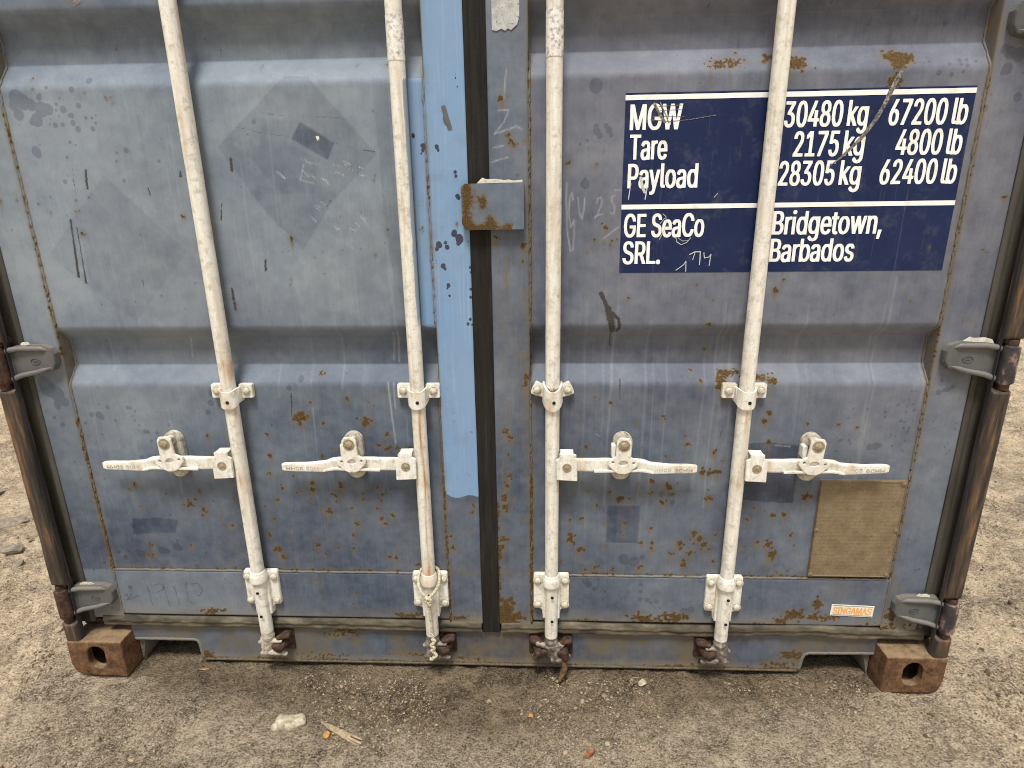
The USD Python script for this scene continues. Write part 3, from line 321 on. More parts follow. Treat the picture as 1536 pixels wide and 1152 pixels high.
def white_film(name, a, b, stain, amount):
    g = G()
    p = g.pos()
    n1 = g.noise(p, 60.0, 4.0, 0.6)
    n2 = g.noise(p, 24.0, 4.0, 0.6)
    col = g.mix(g.rng(n1, 0.3, 0.7), a, b)
    col = g.mix(g.rng(n2, 0.56, 0.72, 0.0, amount), col, stain)
    return g.done(name, col, 0.5, None, spec=0.35)


M_NAVY = navy_material()
M_WHITE = white_film("white_lettering", (0.70, 0.69, 0.65), (0.78, 0.775, 0.74), (0.56, 0.50, 0.36), 0.6)
M_STICKER = white_film("sticker_cream", (0.62, 0.58, 0.48), (0.70, 0.67, 0.58), (0.55, 0.42, 0.22), 0.5)
M_ORANGE = white_film("sticker_orange", (0.66, 0.31, 0.07), (0.70, 0.37, 0.10), (0.62, 0.40, 0.15), 0.6)
M_SCRATCH = plain_material("scraped_metal", [(0.36, (0.045, 0.040, 0.034)), (0.5, (0.12, 0.11, 0.095)), (0.66, (0.33, 0.31, 0.27))], 260.0, 0.5, 0.4, spec=0.5)
M_CHALK = plain_material("chalk", [(0.35, (0.30, 0.31, 0.32)), (0.6, (0.58, 0.58, 0.57))], 400.0, 0.8, 0.2)
M_TAR = plain_material("black_smear", [(0.3, (0.018, 0.018, 0.020)), (0.55, (0.034, 0.034, 0.038)), (0.7, (0.09, 0.095, 0.10))], 260.0, 0.55, 0.5)
M_FLAKE = plain_material("peeled_flake", [(0.3, (0.42, 0.30, 0.14)), (0.46, (0.60, 0.56, 0.44)), (0.62, (0.66, 0.66, 0.58)), (0.75, (0.50, 0.58, 0.56))], 50.0, 0.6, 0.5, speck=(70.0, 0.6, (0.45, 0.24, 0.06)))
M_ROPE = plain_material("dirty_rope", [(0.3, (0.30, 0.25, 0.16)), (0.55, (0.56, 0.50, 0.36)), (0.75, (0.68, 0.63, 0.50))], 160.0, 0.9, 0.6)
M_GREYTAPE = plain_material("grey_tape", [(0.3, (0.30, 0.30, 0.28)), (0.5, (0.42, 0.42, 0.40)), (0.7, (0.50, 0.50, 0.48))], 60.0, 0.6, 0.4, speck=(240.0, 0.6, (0.12, 0.12, 0.13)))
M_PENCIL = plain_material("faint_dark_stroke", [(0.35, (0.045, 0.052, 0.072)), (0.55, (0.075, 0.083, 0.105)), (0.7, (0.13, 0.14, 0.165))], 200.0, 0.6, 0.1)
M_OVERBLUE = plain_material("light_blue_chip", [(0.3, (0.03, 0.034, 0.06)), (0.7, (0.04, 0.045, 0.075))], 60.0, 0.5, 0.2)


def plate_material():
    g = G()
    p = g.pos()
    n1 = g.noise(p, 26.0, 5.0, 0.6)
    n2 = g.noise(p, 230.0, 4.0, 0.6)
    col = g.mix(g.rng(n1, 0.3, 0.7), (0.130, 0.092, 0.050), (0.200, 0.150, 0.086))
    col = g.mix(g.rng(n2, 0.55, 0.70, 0.0, 0.7), col, (0.075, 0.052, 0.026))
    col = g.mix(g.rng(g.noise(p, 75.0, 4.0, 0.6), 0.56, 0.68, 0.0, 0.55), col, (0.095, 0.068, 0.036))
    x, y, z = g.split(p)
    # worn, unreadable lines of small print: rows in z, broken up along x
    row = g.math("fraction", g.math("multiply", z, 92.0))
    rowm = g.math("multiply", g.rng(row, 0.28, 0.34), g.rng(row, 0.66, 0.60))
    words = g.rng(g.noise(g.scaled(p, (230.0, 1.0, 92.0)), 1.0, 2.0, 0.8), 0.50, 0.58)
    worn = g.rng(g.noise(p, 17.0, 3.0), 0.42, 0.62)
    col = g.mix(g.math("multiply", g.math("multiply", rowm, words), g.math("multiply", worn, 0.36)), col, (0.075, 0.064, 0.036))
    n5 = g.noise(g.scaled(p, (400.0, 1.0, 14.0)), 1.0, 3.0)
    col = g.mix(g.rng(n5, 0.58, 0.7, 0.0, 0.3), col, (0.24, 0.20, 0.13))
    return g.done("tarnished_plate", col, g.rng(n2, 0.3, 0.7, 0.48, 0.62), g.bump(g.math("add", n2, rowm), 0.2, 0.0008), spec=0.35)


M_PLATE = plate_material()


def ground_material():
    g = G()
    p = g.pos()
    damp, grit, tone = g.split(g.attr("fa"))
    n0 = g.noise(p, 1.3, 4.0, 0.55)
    n1 = g.noise(p, 6.5, 5.0, 0.62, 0.4)
    n2 = g.noise(p, 38.0, 5.0, 0.66)
    n3 = g.noise(p, 230.0, 4.0, 0.7)
    n4 = g.noise(p, 620.0, 2.0, 0.6)
    n5 = g.noise(g.scaled(p, (1.0, 1.5, 1.0)), 105.0, 4.0, 0.72)
    n6 = g.noise(p, 15.0, 5.0, 0.65, 0.6)
    col = g.mix(g.rng(n1, 0.42, 0.58), (0.125, 0.091, 0.059), (0.400, 0.318, 0.215))
    col = g.mix(g.rng(n0, 0.40, 0.62, 0.0, 0.5), col, (0.38, 0.302, 0.205))
    col = g.mix(g.rng(n6, 0.50, 0.62, 0.0, 0.55), col, g.mix(1.0, col, (1.55, 1.52, 1.48), "multiply"))
    col = g.mix(g.rng(n6, 0.47, 0.36, 0.0, 0.75), col, g.mix(1.0, col, (0.45, 0.43, 0.41), "multiply"))
    col = g.mix(g.rng(n2, 0.50, 0.64, 0.0, 0.5), col, (0.52, 0.425, 0.30))
    col = g.mix(g.rng(n2, 0.46, 0.34, 0.0, 0.6), col, g.mix(1.0, col, (0.40, 0.37, 0.34), "multiply"))
    col = g.mix(g.math("multiply", g.rng(n5, 0.52, 0.62), 0.55), col, (0.56, 0.46, 0.33))
    col = g.mix(g.math("multiply", g.rng(n5, 0.47, 0.37), 0.7), col, (0.052, 0.035, 0.021))
    col = g.mix(g.math("multiply", g.rng(n3, 0.53, 0.62), 0.62), col, (0.64, 0.54, 0.40))
    col = g.mix(g.math("multiply", g.rng(n3, 0.46, 0.36), 0.7), col, (0.040, 0.027, 0.017))
    col = g.mix(g.math("multiply", g.rng(n4, 0.63, 0.69), 0.75), col, (0.70, 0.60, 0.45))
    col = g.mix(grit, col, g.mix(1.0, col, (1.45, 1.42, 1.38), "multiply"))
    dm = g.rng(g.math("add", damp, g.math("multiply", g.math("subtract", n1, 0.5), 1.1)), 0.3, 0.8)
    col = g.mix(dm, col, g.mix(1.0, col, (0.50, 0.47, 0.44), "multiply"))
    h = g.math("add", g.math("multiply", n2, 2.0), g.math("add", g.math("multiply", n5, 1.2), n3))
    return g.done("dirt_ground", col, 0.92, g.bump(h, 1.0, 0.010), spec=0.12)


M_GROUND = ground_material()


def pebble_material(name, stops, scale=180.0):
    g = G()
    p = g.pos()
    n = g.noise(p, scale, 4.0, 0.65)
    r = g.add("object_info", "random")
    col = g.ramp(r, stops)
    col = g.mix(g.rng(n, 0.35, 0.7, 0.0, 0.6), col, g.mix(1.0, col, (0.55, 0.52, 0.48), "multiply"))
    return g.done(name, col, 0.9, g.bump(n, 0.5, 0.002), spec=0.15)


M_PEBBLE = pebble_material("pebbles", [(0.0, (0.085, 0.060, 0.038)), (0.35, (0.19, 0.145, 0.095)), (0.7, (0.32, 0.25, 0.165)), (0.97, (0.36, 0.285, 0.19)), (1.0, (0.46, 0.39, 0.29))])
M_STONE = plain_material("pale_stone_surface", [(0.30, (0.19, 0.155, 0.10)), (0.5, (0.35, 0.305, 0.21)), (0.7, (0.52, 0.475, 0.36))], 95.0, 0.9, 0.7, dist=0.003, spec=0.2)
M_ROCK = plain_material("earthy_rock", [(0.28, (0.12, 0.095, 0.068)), (0.5, (0.215, 0.178, 0.132)), (0.7, (0.31, 0.265, 0.205))], 55.0, 0.92, 0.8, dist=0.004, spec=0.15)
M_WOOD = plain_material("weathered_wood", [(0.3, (0.15, 0.105, 0.06)), (0.5, (0.30, 0.225, 0.135)), (0.7, (0.42, 0.33, 0.21))], 90.0, 0.8, 0.7, stretch=(0.7, 0.7, 1))
M_LEAF = plain_material("dry_leaf_orange", [(0.3, (0.30, 0.135, 0.04)), (0.6, (0.50, 0.25, 0.075)), (0.8, (0.6, 0.34, 0.12))], 120.0, 0.7, 0.4)
M_LEAF_BROWN = plain_material("dry_leaf_brown", [(0.3, (0.10, 0.04, 0.018)), (0.6, (0.27, 0.105, 0.04)), (0.8, (0.4, 0.19, 0.08))], 120.0, 0.7, 0.4)

# ---------------------------------------------------------------- wear map of the door front (x, z in metres), painted once and read by every front part
RES, CX0, CZ0, CNX, CNZ = 0.002, -1.28, 0.0, 1281, 911
CH = {k: np.zeros((CNZ, CNX), np.float32) for k in ("rust", "spot", "pale", "wash", "chip", "fade", "over", "dust", "scuff", "warm", "tar", "soft")}
GX, GZ = np.meshgrid(CX0 + RES * np.arange(CNX), CZ0 + RES * np.arange(CNZ))


def window(x0, x1, z0, z1):
    i0, i1 = max(0, int((x0 - CX0) / RES)), min(CNX, int((x1 - CX0) / RES) + 2)
    j0, j1 = max(0, int((z0 - CZ0) / RES)), min(CNZ, int((z1 - CZ0) / RES) + 2)
    return (slice(j0, max(j0, j1)), slice(i0, max(i0, i1)))


def blob(ch, x, z, rx, rz=None, amp=1.0, soft=0.65, top=1.15, add=False):
    rz = rz or rx
    k = top / soft
    w = window(x - k * rx, x + k * rx, z - k * rz, z + k * rz)
    d = np.hypot((GX[w] - x) / rx, (GZ[w] - z) / rz)
    v = amp * np.clip(top - soft * d, 0, 1)
    CH[ch][w] = np.clip(CH[ch][w] + v, 0, 1.3) if add else np.maximum(CH[ch][w], v)


def drip(ch, x, z, length, width, amp):
    w = window(x - 3 * width, x + 3 * width, z - length, z + width)
    t = np.clip((z - GZ[w]) / length, 0, 1)
    wob = x + 0.0015 * np.sin(GZ[w] * 90 + x * 300)
    v = amp * (1 - t) ** 1.2 * np.exp(-((GX[w] - wob) / (width * (1 - 0.5 * t))) ** 2) * (GZ[w] <= z)
    CH[ch][w] = np.clip(CH[ch][w] + v, 0, 1)


def rust_spot(x, z, r):
    k = int(np.clip(4 + r / 0.0014, 4, 16))
    for _ in range(k):
        a, q = RNG.uniform(0, 2 * math.pi), abs(RNG.normal(0, 0.55)) * r
        rr = r * RNG.uniform(0.14, 0.40)
        blob("rust", x + q * math.cos(a), z + 0.9 * q * math.sin(a), rr, rr * RNG.uniform(0.8, 1.5), 1.0)
    blob("wash", x, z - 0.3 * r, 1.7 * r, 2.2 * r, 0.6, 0.9, 1.0)
    if RNG.random() < 0.9:
        drip("wash", x + RNG.normal(0, 0.3) * r, z, RNG.uniform(2.5, 8.0) * r, 0.30 * r + 0.0010, 0.9)


def line(ch, pts, w, amp=1.0):
    for (xa, za), (xb, zb) in zip(pts[:-1], pts[1:]):
        n = max(1, int(math.hypot(xb - xa, zb - za) / 0.0015))
        for t in np.arange(n + 1) / n:
            blob(ch, xa + t * (xb - xa), za + t * (zb - za), w, None, amp)


def fill(ch, poly, val, mode="set", soft=0.003):
    p = np.array(poly)
    w = window(p[:, 0].min() - soft, p[:, 0].max() + soft, p[:, 1].min() - soft, p[:, 1].max() + soft)
    x, z = GX[w], GZ[w]
    ins = np.zeros(x.shape, bool)
    q = np.roll(p, -1, 0)
    for (xa, za), (xb, zb) in zip(p, q):
        c = ((za > z) != (zb > z)) & (x < (xb - xa) * (z - za) / (zb - za + 1e-12) + xa)
        ins ^= c
    a = CH[ch]
    if mode == "set":
        a[w] = np.where(ins, val, a[w])
    elif mode == "add":
        a[w] = a[w] + val * ins
    else:
        a[w] = np.maximum(a[w], val * ins)


def paint_front():
    fb = lambda s, sc: meshkit.fbm(np.stack([GX * sc, GZ * sc, 0 * GX], -1), 3, s)
    # fading: chalky above, deeper colour near the bottom and around the seams
    f = np.interp(GZ, [0.0, 0.15, 0.34, 0.6, 0.9, 1.15, 1.5, 1.8], [0.30, 0.30, 0.30, 0.33, 0.40, 0.46, 0.46, 0.40])
    left = np.clip((-0.05 - GX) / 0.2, 0, 1)
    f = f + left * np.interp(GZ, [0.3, 0.5, 0.9, 1.1, 1.5, 1.62, 1.7], [-0.03, 0.02, 0.10, 0.30, 0.36, 0.16, 0.06])
    f = f + 0.25 * np.exp(-((GX + 0.98) / 0.16) ** 2) * np.interp(GZ, [1.0, 1.1, 1.5, 1.56], [0, 1, 1, 0])
    CH["fade"][:] = f + 0.42 * (fb(3, 2.5) - 0.5) + 0.22 * (fb(33, 9.0) - 0.5)
    CH["fade"] += 0.30 * np.clip((-0.62 - GX) / 0.12, 0, 1) * np.interp(GZ, [0.175, 0.20, 0.31, 0.325, 0.33], [0.3, 0.9, 1.0, 1.0, 0.0])
    CH["warm"][:] = np.clip((GX - 0.02) / 0.25, 0, 1) * np.interp(GZ, [0.6, 1.0, 1.7], [0.1, 0.75, 0.85]) + 0.25 * np.clip(fb(35, 3.0) * 2 - 0.9, 0, 1)
    for pts, w in DATA["dark"]:
        P = [(a / 1000, b / 1000) for a, b in pts]
        if P[0][1] < 0.32:
            line("soft", P, max(0.0020, w / 1000 * 1.0), 1.0)
        elif w < 1.3:
            line("tar", P, 0.0016, 0.70)
        else:
            for _ in range(2):
                q = [(a + RNG.normal(0, 0.0008), b + RNG.normal(0, 0.0008)) for a, b in P]
                line("tar", q, max(0.0018, w / 1000 * (1.15 if w > 3 else 0.85)), 1.0 if P[0][0] > 0.2 and w > 3 else 0.76)
    for x, z, r in DATA["rust"]:
        rust_spot(x / 1000, z / 1000, r / 1000 * 1.12)
    for _ in range(1700):                                   # a scatter of smaller pits in the lower half
        x, z = RNG.uniform(-1.05, 1.05), 0.33 + 0.55 * RNG.random() ** 1.5
        if x < -0.75 and RNG.random() < 0.7:
            continue
        rust_spot(x, z, RNG.uniform(0.0006, 0.0019))
    for x, z, rx, rz in DATA["smear"]:
        x, z, rx, rz = x / 1000, z / 1000, rx / 1000, rz / 1000
        for _ in range(60):
            rr = max(0.0018, min(rx, rz) * RNG.uniform(0.15, 0.42))
            blob("rust", x + RNG.normal(0, 0.48) * rx, z + RNG.normal(0, 0.48) * rz, rr, rr * RNG.uniform(0.5, 1.2))
        blob("wash", x, z, 1.4 * rx, 1.6 * rz, 0.8, 0.9, 1.0)
        for _ in range(4):
            drip("wash", x + RNG.uniform(-0.8, 0.8) * rx, z - 0.5 * rz, RNG.uniform(0.02, 0.07), 0.003, 0.6)
    for x, z, r in DATA["spot"]:
        blob("spot", x / 1000, z / 1000, r / 1000, r / 1000 * 1.08, 1.0, 1.5, 2.0)
    for _ in range(420):
        x, z, r = RNG.uniform(-1.15, 1.15), RNG.uniform(0.17, 1.7), 0.0007 + 0.0022 * RNG.random() ** 2
        blob("spot", x, z, r, r * RNG.uniform(0.9, 1.6), 1.0, 1.5, 2.0)
    for k, poly in ((-0.19, [(-.424, 1.565), (-.374, 1.565), (-.232, 1.404), (-.253, 1.383), (-.339, 1.308), (-.422, 1.197), (-.498, 1.28), (-.591, 1.424)]),
                    (-0.13, [(-.866, 1.37), (-.702, 1.195), (-.856, 1.03), (-1.041, 1.188)]),
                    (-0.10, [(-.503, 1.484), (-.411, 1.477), (-.432, 1.429), (-.361, 1.394), (-.384, 1.323), (-.461, 1.324), (-.526, 1.41)]),
                    (-0.40, [(-.398, 1.474), (-.326, 1.428), (-.344, 1.393), (-.421, 1.439)]),
                    (-0.26, [(.305, .536), (.388, .537), (.389, .427), (.305, .426)]),
                    (-0.30, [(.62, .712), (.70, .716), (.775, .709), (.778, .548), (.70, .552), (.635, .56)]),
                    (-0.2, [(-.979, .486), (-.90, .489), (-.851, .483), (-.864, .444), (-.93, .441), (-.985, .436)]),
                    (-0.12, [(-.23, 1.56), (-.2, 1.56), (-.19, 1.02), (-.225, 1.2)])):
        fill("fade", poly, k, "add")
    for pts, w in DATA["pale"]:
        line("pale", [(a / 1000, b / 1000) for a, b in pts], max(w / 1000, 0.0011), 1.0)
    for _ in range(24):                                   # pale run marks below the decal on the right door
        x = RNG.uniform(0.2, 1.05)
        z1, z0 = RNG.uniform(0.9, 1.14), RNG.uniform(0.5, 0.86)
        zz = np.linspace(z1, z0, 12)
        line("pale", [(x + 0.0022 * math.sin(11 * q + x * 50) - 0.035 * (z1 - q) * (1 + math.sin(40 * x)), q) for q in zz], RNG.uniform(0.0012, 0.0024), RNG.uniform(0.10, 0.30))
    for _ in range(30):
        x, z1 = RNG.uniform(-1.05, -0.2), RNG.uniform(0.7, 1.5)
        line("pale", [(x + 0.002 * math.sin(9 * q), q) for q in np.linspace(z1, z1 - RNG.uniform(0.05, 0.3), 8)], RNG.uniform(0.0012, 0.0022), RNG.uniform(0.12, 0.3))
    for x, z, r in DATA["white"]:
        for _ in range(3):
            xo, zo = x / 1000 + RNG.normal(0, r / 1500), z / 1000 + RNG.normal(0, r / 2000)
            a, L = RNG.uniform(-0.9, -0.2), r / 1000 * RNG.uniform(1.0, 2.6)
            line("scuff", [(xo - L * math.cos(a), zo - L * math.sin(a)), (xo + L * math.cos(a), zo + L * math.sin(a))], RNG.uniform(0.0022, 0.0046), RNG.uniform(0.36, 0.64))
    for x, z, r in DATA["chip"]:
        for _ in range(3):
            a, q = RNG.uniform(0, 6.28), 0.35 * r / 1000 * RNG.random()
            blob("chip", x / 1000 + q * math.cos(a), z / 1000 + q * math.sin(a), r / 1000 * 0.72, r / 1000 * RNG.uniform(0.6, 0.95), 1.0, 1.4, 1.9)
    # light-blue touch-up on the left door's inner stile and the strip of panel beside it
    zlo = 0.562 + 0.004 * np.sin(GX * 90) + 0.008 * np.clip((-0.10 - GX) / 0.03, 0, 1)
    w = (GX > -0.118) & (GX < 0.0)
    CH["over"][w] = np.clip(0.5 + (GZ - zlo)[w] / 0.012, 0, 1)
    CH["over"][(GX > -0.153) & (GX <= -0.118) & (GZ > 1.008 + 0.25 * np.abs(GX + 0.12)) & (GZ < 1.556)] = 0.94
    # rust along the vertical weld seams
    for x0, z0, z1, p, r in ((-1.064, 0.33, 0.78, 0.95, 0.0035), (-1.064, 0.95, 1.50, 0.6, 0.003), (-0.120, 0.17, 0.62, 0.9, 0.0035), (-0.120, 0.62, 1.40, 0.30, 0.0025),
                             (0.107, 0.17, 0.62, 0.92, 0.0042), (0.107, 0.62, 1.02, 0.35, 0.003), (0.107, 1.02, 1.60, 0.6, 0.003), (1.055, 0.33, 0.95, 0.45, 0.0028), (1.055, 0.95, 1.56, 0.7, 0.0022),
                             (0.020, 0.17, 0.55, 0.6, 0.004)):
        z = z0
        while z < z1:
            if RNG.random() < p:
                blob("rust", x0 + RNG.normal(0, 0.0012), z, r * RNG.uniform(0.5, 1.25), r * RNG.uniform(0.8, 2.2), 1.0)
                blob("wash", x0, z, 2.6 * r, 3 * r, 0.55, 0.9, 1.0)
            z += RNG.uniform(0.003, 0.012)
    for x0 in (-1.064, -0.120, 0.107, 1.055):
        w = window(x0 - 0.02, x0 + 0.02, 0.17, 1.75)
        CH["wash"][w] = np.clip(CH["wash"][w] + 0.85 * np.exp(-((GX[w] - x0) / 0.0032) ** 2) + 0.25 * np.exp(-((GX[w] - x0) / 0.012) ** 2), 0, 1)
    for x0, x1, p in ((-1.06, -0.12, 0.35), (0.11, 1.055, 0.8)):          # seam above the bottom rails
        x = x0
        while x < x1:
            if RNG.random() < p:
                blob("rust", x, 0.331 + abs(RNG.normal(0, 0.002)), RNG.uniform(0.002, 0.006), RNG.uniform(0.0015, 0.004))
            x += RNG.uniform(0.004, 0.016)
    w = window(-1.07, 1.07, 0.325, 0.35)
    CH["wash"][w] = np.clip(CH["wash"][w] + 0.5 * np.exp(-((GZ[w] - 0.331) / 0.008) ** 2), 0, 1)
    # stile beside the black strip: long brown runs
    for _ in range(12):
        drip("wash", RNG.uniform(0.03, 0.1), RNG.uniform(0.6, 1.22), RNG.uniform(0.2, 0.6), RNG.uniform(0.004, 0.01), 0.45)
    # mud on the bottom rails and the sill
    m = np.clip(1 - (GZ - 0.17) / 0.06, 0, 1) * (GZ > 0.165) * 0.45
    sill = np.interp(GZ, [0.0, 0.03, 0.05, 0.10, 0.14, 0.165], [0.8, 0.55, 0.12, 0.06, 0.28, 0.5]) * (GZ <= 0.165)
    CH["dust"][:] = np.clip((m + sill) * (0.45 + 1.1 * fb(5, 22)), 0, 1)
    CH["dust"] += 0.14 * (GZ > 0.165) * fb(15, 6)
    CH["wash"] += 1.15 * (GZ <= 0.165) * np.clip(fb(9, 9) * 2.2 - 0.66, 0, 1)
    for _ in range(40):
        drip("wash", RNG.uniform(-1.05, 1.05), RNG.uniform(0.09, 0.14), RNG.uniform(0.03, 0.10), RNG.uniform(0.004, 0.02), RNG.uniform(0.3, 0.8))
    CH["fade"] -= 0.04 * (GZ <= 0.165)
    # spatter low on the far left and right stiles
    CH["rust"][(GZ < 0.03)] = np.maximum(CH["rust"][(GZ < 0.03)], (0.34 + 0.40 * fb(12, 8))[(GZ < 0.03)])
    for x, z, rx, rz, a in ((1.11, 0.195, 0.06, 0.03, 0.9), (1.075, 0.30, 0.02, 0.02, 0.7), (-1.07, 0.20, 0.03, 0.03, 0.7), (-1.10, 0.20, 0.05, 0.02, 0.6), (0.045, 0.20, 0.03, 0.03, 0.9), (-0.06, 0.185, 0.06, 0.015, 0.8), (1.06, 0.25, 0.008, 0.08, 0.8),
                            (0.93, 0.29, 0.05, 0.05, 0.35), (-0.2, 0.185, 0.05, 0.02, 0.8), (1.12, 1.02, 0.03, 0.03, 0.3), (1.065, 0.93, 0.012, 0.05, 0.8), (-1.06, 0.92, 0.01, 0.04, 0.6), (1.06, 1.62, 0.012, 0.05, 0.8)):
        blob("wash", x, z, rx, rz, a, 0.9, 1.0)
    CH["wash"][:] = np.clip(CH["wash"], 0, 1)


paint_front()


def front_fields(v, n=None):
    i = np.clip((v[:, 0] - CX0) / RES, 0, CNX - 1.001)
    j = np.clip((v[:, 2] - CZ0) / RES, 0, CNZ - 1.001)
    i0, j0 = i.astype(int), j.astype(int)
    fi, fj = (i - i0)[:, None], (j - j0)[:, None]
    out = {}
    for name, ks in (("fa", ("rust", "spot", "pale")), ("fb", ("wash", "chip", "fade")), ("fc", ("over", "dust", "scuff")), ("fd", ("warm", "tar", "soft"))):
        a = np.stack([(CH[k][j0, i0] * (1 - fi[:, 0]) + CH[k][j0, i0 + 1] * fi[:, 0]) * (1 - fj[:, 0]) + (CH[k][j0 + 1, i0] * (1 - fi[:, 0]) + CH[k][j0 + 1, i0 + 1] * fi[:, 0]) * fj[:, 0] for k in ks], -1)
        out[name] = a
    side = v[:, 1] > np.where(v[:, 2] < 0.165, 9.0, 0.0525)             # stile flanks and groove walls: no spots smeared along y
    if n is not None:
        side &= np.abs(n[:, 0]) > 0.7
        out["fa"][side] = 0
        out["fd"][side] = 0
    return out


def flat_fields(rust=0.0, spot=0.0, pale=0.0, wash=0.0, chip=0.0, fade=0.5, over=0.0, dust=0.0, scuff=0.0, top_dust=0.0):
    def f(v, n):
        o = np.ones(len(v))
        d = dust + (top_dust * np.clip(n[:, 2], 0, 1) if n is not None else 0)
        return {"fa": np.stack([rust * o, spot * o, pale * o], 1), "fb": np.stack([wash * o, chip * o, fade * o], 1), "fc": np.stack([over * o, d * o, scuff * o], 1), "fd": np.zeros((len(v), 3))}
    return f


# ---------------------------------------------------------------- helpers: shapes
def grid(P, flip=False):
    """P: (a, b, 3) points -> (vertices, triangles)."""
    a, b = P.shape[:2]
    i = (np.arange(a - 1)[:, None] * b + np.arange(b - 1)[None]).ravel()
    q = np.stack([i, i + 1, i + b + 1, i + b], 1)
    f = np.vstack([q[:, [0, 1, 2]], q[:, [0, 2, 3]]])
    return P.reshape(-1, 3), (f[:, ::-1] if flip else f)


def resample(prof, step):
    out = [prof[0]]
    for a, b in zip(prof[:-1], prof[1:]):
        n = max(1, int(math.ceil(math.dist(a, b) / step)))
        out += [tuple(np.array(a) + (np.array(b) - np.array(a)) * k / n) for k in range(1, n + 1)]
    return np.array(out)


def rounded(prof, r, n=4):
    """Rounds the inner corners of an open polyline."""
    out = [np.array(prof[0], float)]
    for a, b, c in zip(prof[:-2], prof[1:-1], prof[2:]):
        a, b, c = map(lambda q: np.array(q, float), (a, b, c))
        rr = min(r(b) if callable(r) else r, 0.45 * np.linalg.norm(a - b), 0.45 * np.linalg.norm(c - b))
        p, q = b + (a - b) / np.linalg.norm(a - b) * rr, b + (c - b) / np.linalg.norm(c - b) * rr
        for t in np.linspace(0, 1, n + 1):
            out.append((1 - t) ** 2 * p + 2 * t * (1 - t) * b + t ** 2 * q)
    out.append(np.array(prof[-1], float))
    return [tuple(q) for q in out]


def sweep_along_z(prof_xy, zs):
    p = np.array(prof_xy)
    return grid(np.stack([np.broadcast_to(p[None, :, 0], (len(zs), len(p))), np.broadcast_to(p[None, :, 1], (len(zs), len(p))), np.broadcast_to(np.array(zs)[:, None], (len(zs), len(p)))], -1), flip=False)


def sweep_along_x(prof_yz, xs):
    p = np.array(prof_yz)
    return grid(np.stack([np.broadcast_to(np.array(xs)[None, :], (len(p), len(xs))), np.broadcast_to(p[:, None, 0], (len(p), len(xs))), np.broadcast_to(p[:, None, 1], (len(p), len(xs)))], -1), flip=False)


def box(x0, x1, y0, y1, z0, z1, b=0.002):
    b = min(b, (x1 - x0) / 3, (y1 - y0) / 3, (z1 - z0) / 3)
    pts = []
    for x, sx in ((x0, 1), (x1, -1)):
        for y, sy in ((y0, 1), (y1, -1)):
            for z, sz in ((z0, 1), (z1, -1)):
                pts += [(x + sx * b, y + sy * b, z), (x + sx * b, y, z + sz * b), (x, y + sy * b, z + sz * b)]
    return trimesh.convex.convex_hull(np.array(pts))


def cat(*ms):
    return trimesh.util.concatenate([tm(m) for m in ms])


def tm(m):
    if isinstance(m, trimesh.Trimesh):
        return m
    v, f, _ = meshkit.arrays(m)
    return trimesh.Trimesh(v, f, process=False)


def prism(poly, y0, y1, bevel=0.0015, steps=3):
    """A shapely polygon in (x, z), front face at y0, back at y1, with a rounded front edge."""
    ms = []
    for k in range(steps):
        t = (k + 1) / steps * math.pi / 2
        ins, dep = bevel * (1 - math.cos(t)) if k else 0.0, bevel * (1 - math.sin(t))
        if k == 0:
            ins, dep = 0.0, bevel
        q = poly.buffer(-ins) if ins else poly
        for gm in getattr(q, "geoms", [q]):
            if gm.is_empty:
                continue
            e = trimesh.creation.extrude_polygon(gm, y1 - (y0 + dep) - 0.0002 * k, engine="earcut")
            v = e.vertices
            e = trimesh.Trimesh(np.stack([v[:, 0], y1 - 0.0002 * k - v[:, 2], v[:, 1]], 1), e.faces, process=False)   # (x, z) stays right-handed seen from the front
            ms.append(e)
    return trimesh.util.concatenate(ms)


def tube(path, r, n=12, closed_ends=True, squash=None):
    P = np.array(path, float)
    R = np.broadcast_to(np.asarray(r, float), (len(P),))
    T = np.gradient(P, axis=0)
    T /= np.linalg.norm(T, axis=1, keepdims=True)
    ref = np.linalg.eigh(T.T @ T + 1e-9 * np.diag([1, 2, 3]))[1][:, 0]          # the direction the path turns away from least
    A = np.cross(T, ref); A /= np.linalg.norm(A, axis=1, keepdims=True)
    B = np.cross(T, A)
    t = np.linspace(0, 2 * math.pi, n, endpoint=False)
    V = P[:, None] + R[:, None, None] * (np.cos(t)[None, :, None] * A[:, None] + np.sin(t)[None, :, None] * B[:, None])
    V = V.reshape(-1, 3)
    f = []
    for i in range(len(P) - 1):
        for j in range(n):
            a, b, c, d = i * n + j, i * n + (j + 1) % n, (i + 1) * n + (j + 1) % n, (i + 1) * n + j
            f += [(a, b, c), (a, c, d)]
    if closed_ends:
        V = np.vstack([V, P[0], P[-1]])
        for j in range(n):
            f += [(len(V) - 2, (j + 1) % n, j), (len(V) - 1, (len(P) - 1) * n + j, (len(P) - 1) * n + (j + 1) % n)]
    m = trimesh.Trimesh(V, np.array(f), process=False)
    if m.volume < 0:
        m.invert()
    return m


def lathe_z(profile, x, y, n=28):
    """profile: (radius, z) pairs; axis parallel to z through (x, y)."""
    p = np.array(profile, float)
    t = np.linspace(0, 2 * math.pi, n + 1)
    P = np.stack([x + p[:, None, 0] * np.cos(t), y + p[:, None, 0] * np.sin(t), np.broadcast_to(p[:, None, 1], (len(p), n + 1))], -1)
    v, f = grid(P)
    m = trimesh.Trimesh(v, f, process=True)
    if m.volume < 0:
        m.invert()
    return m


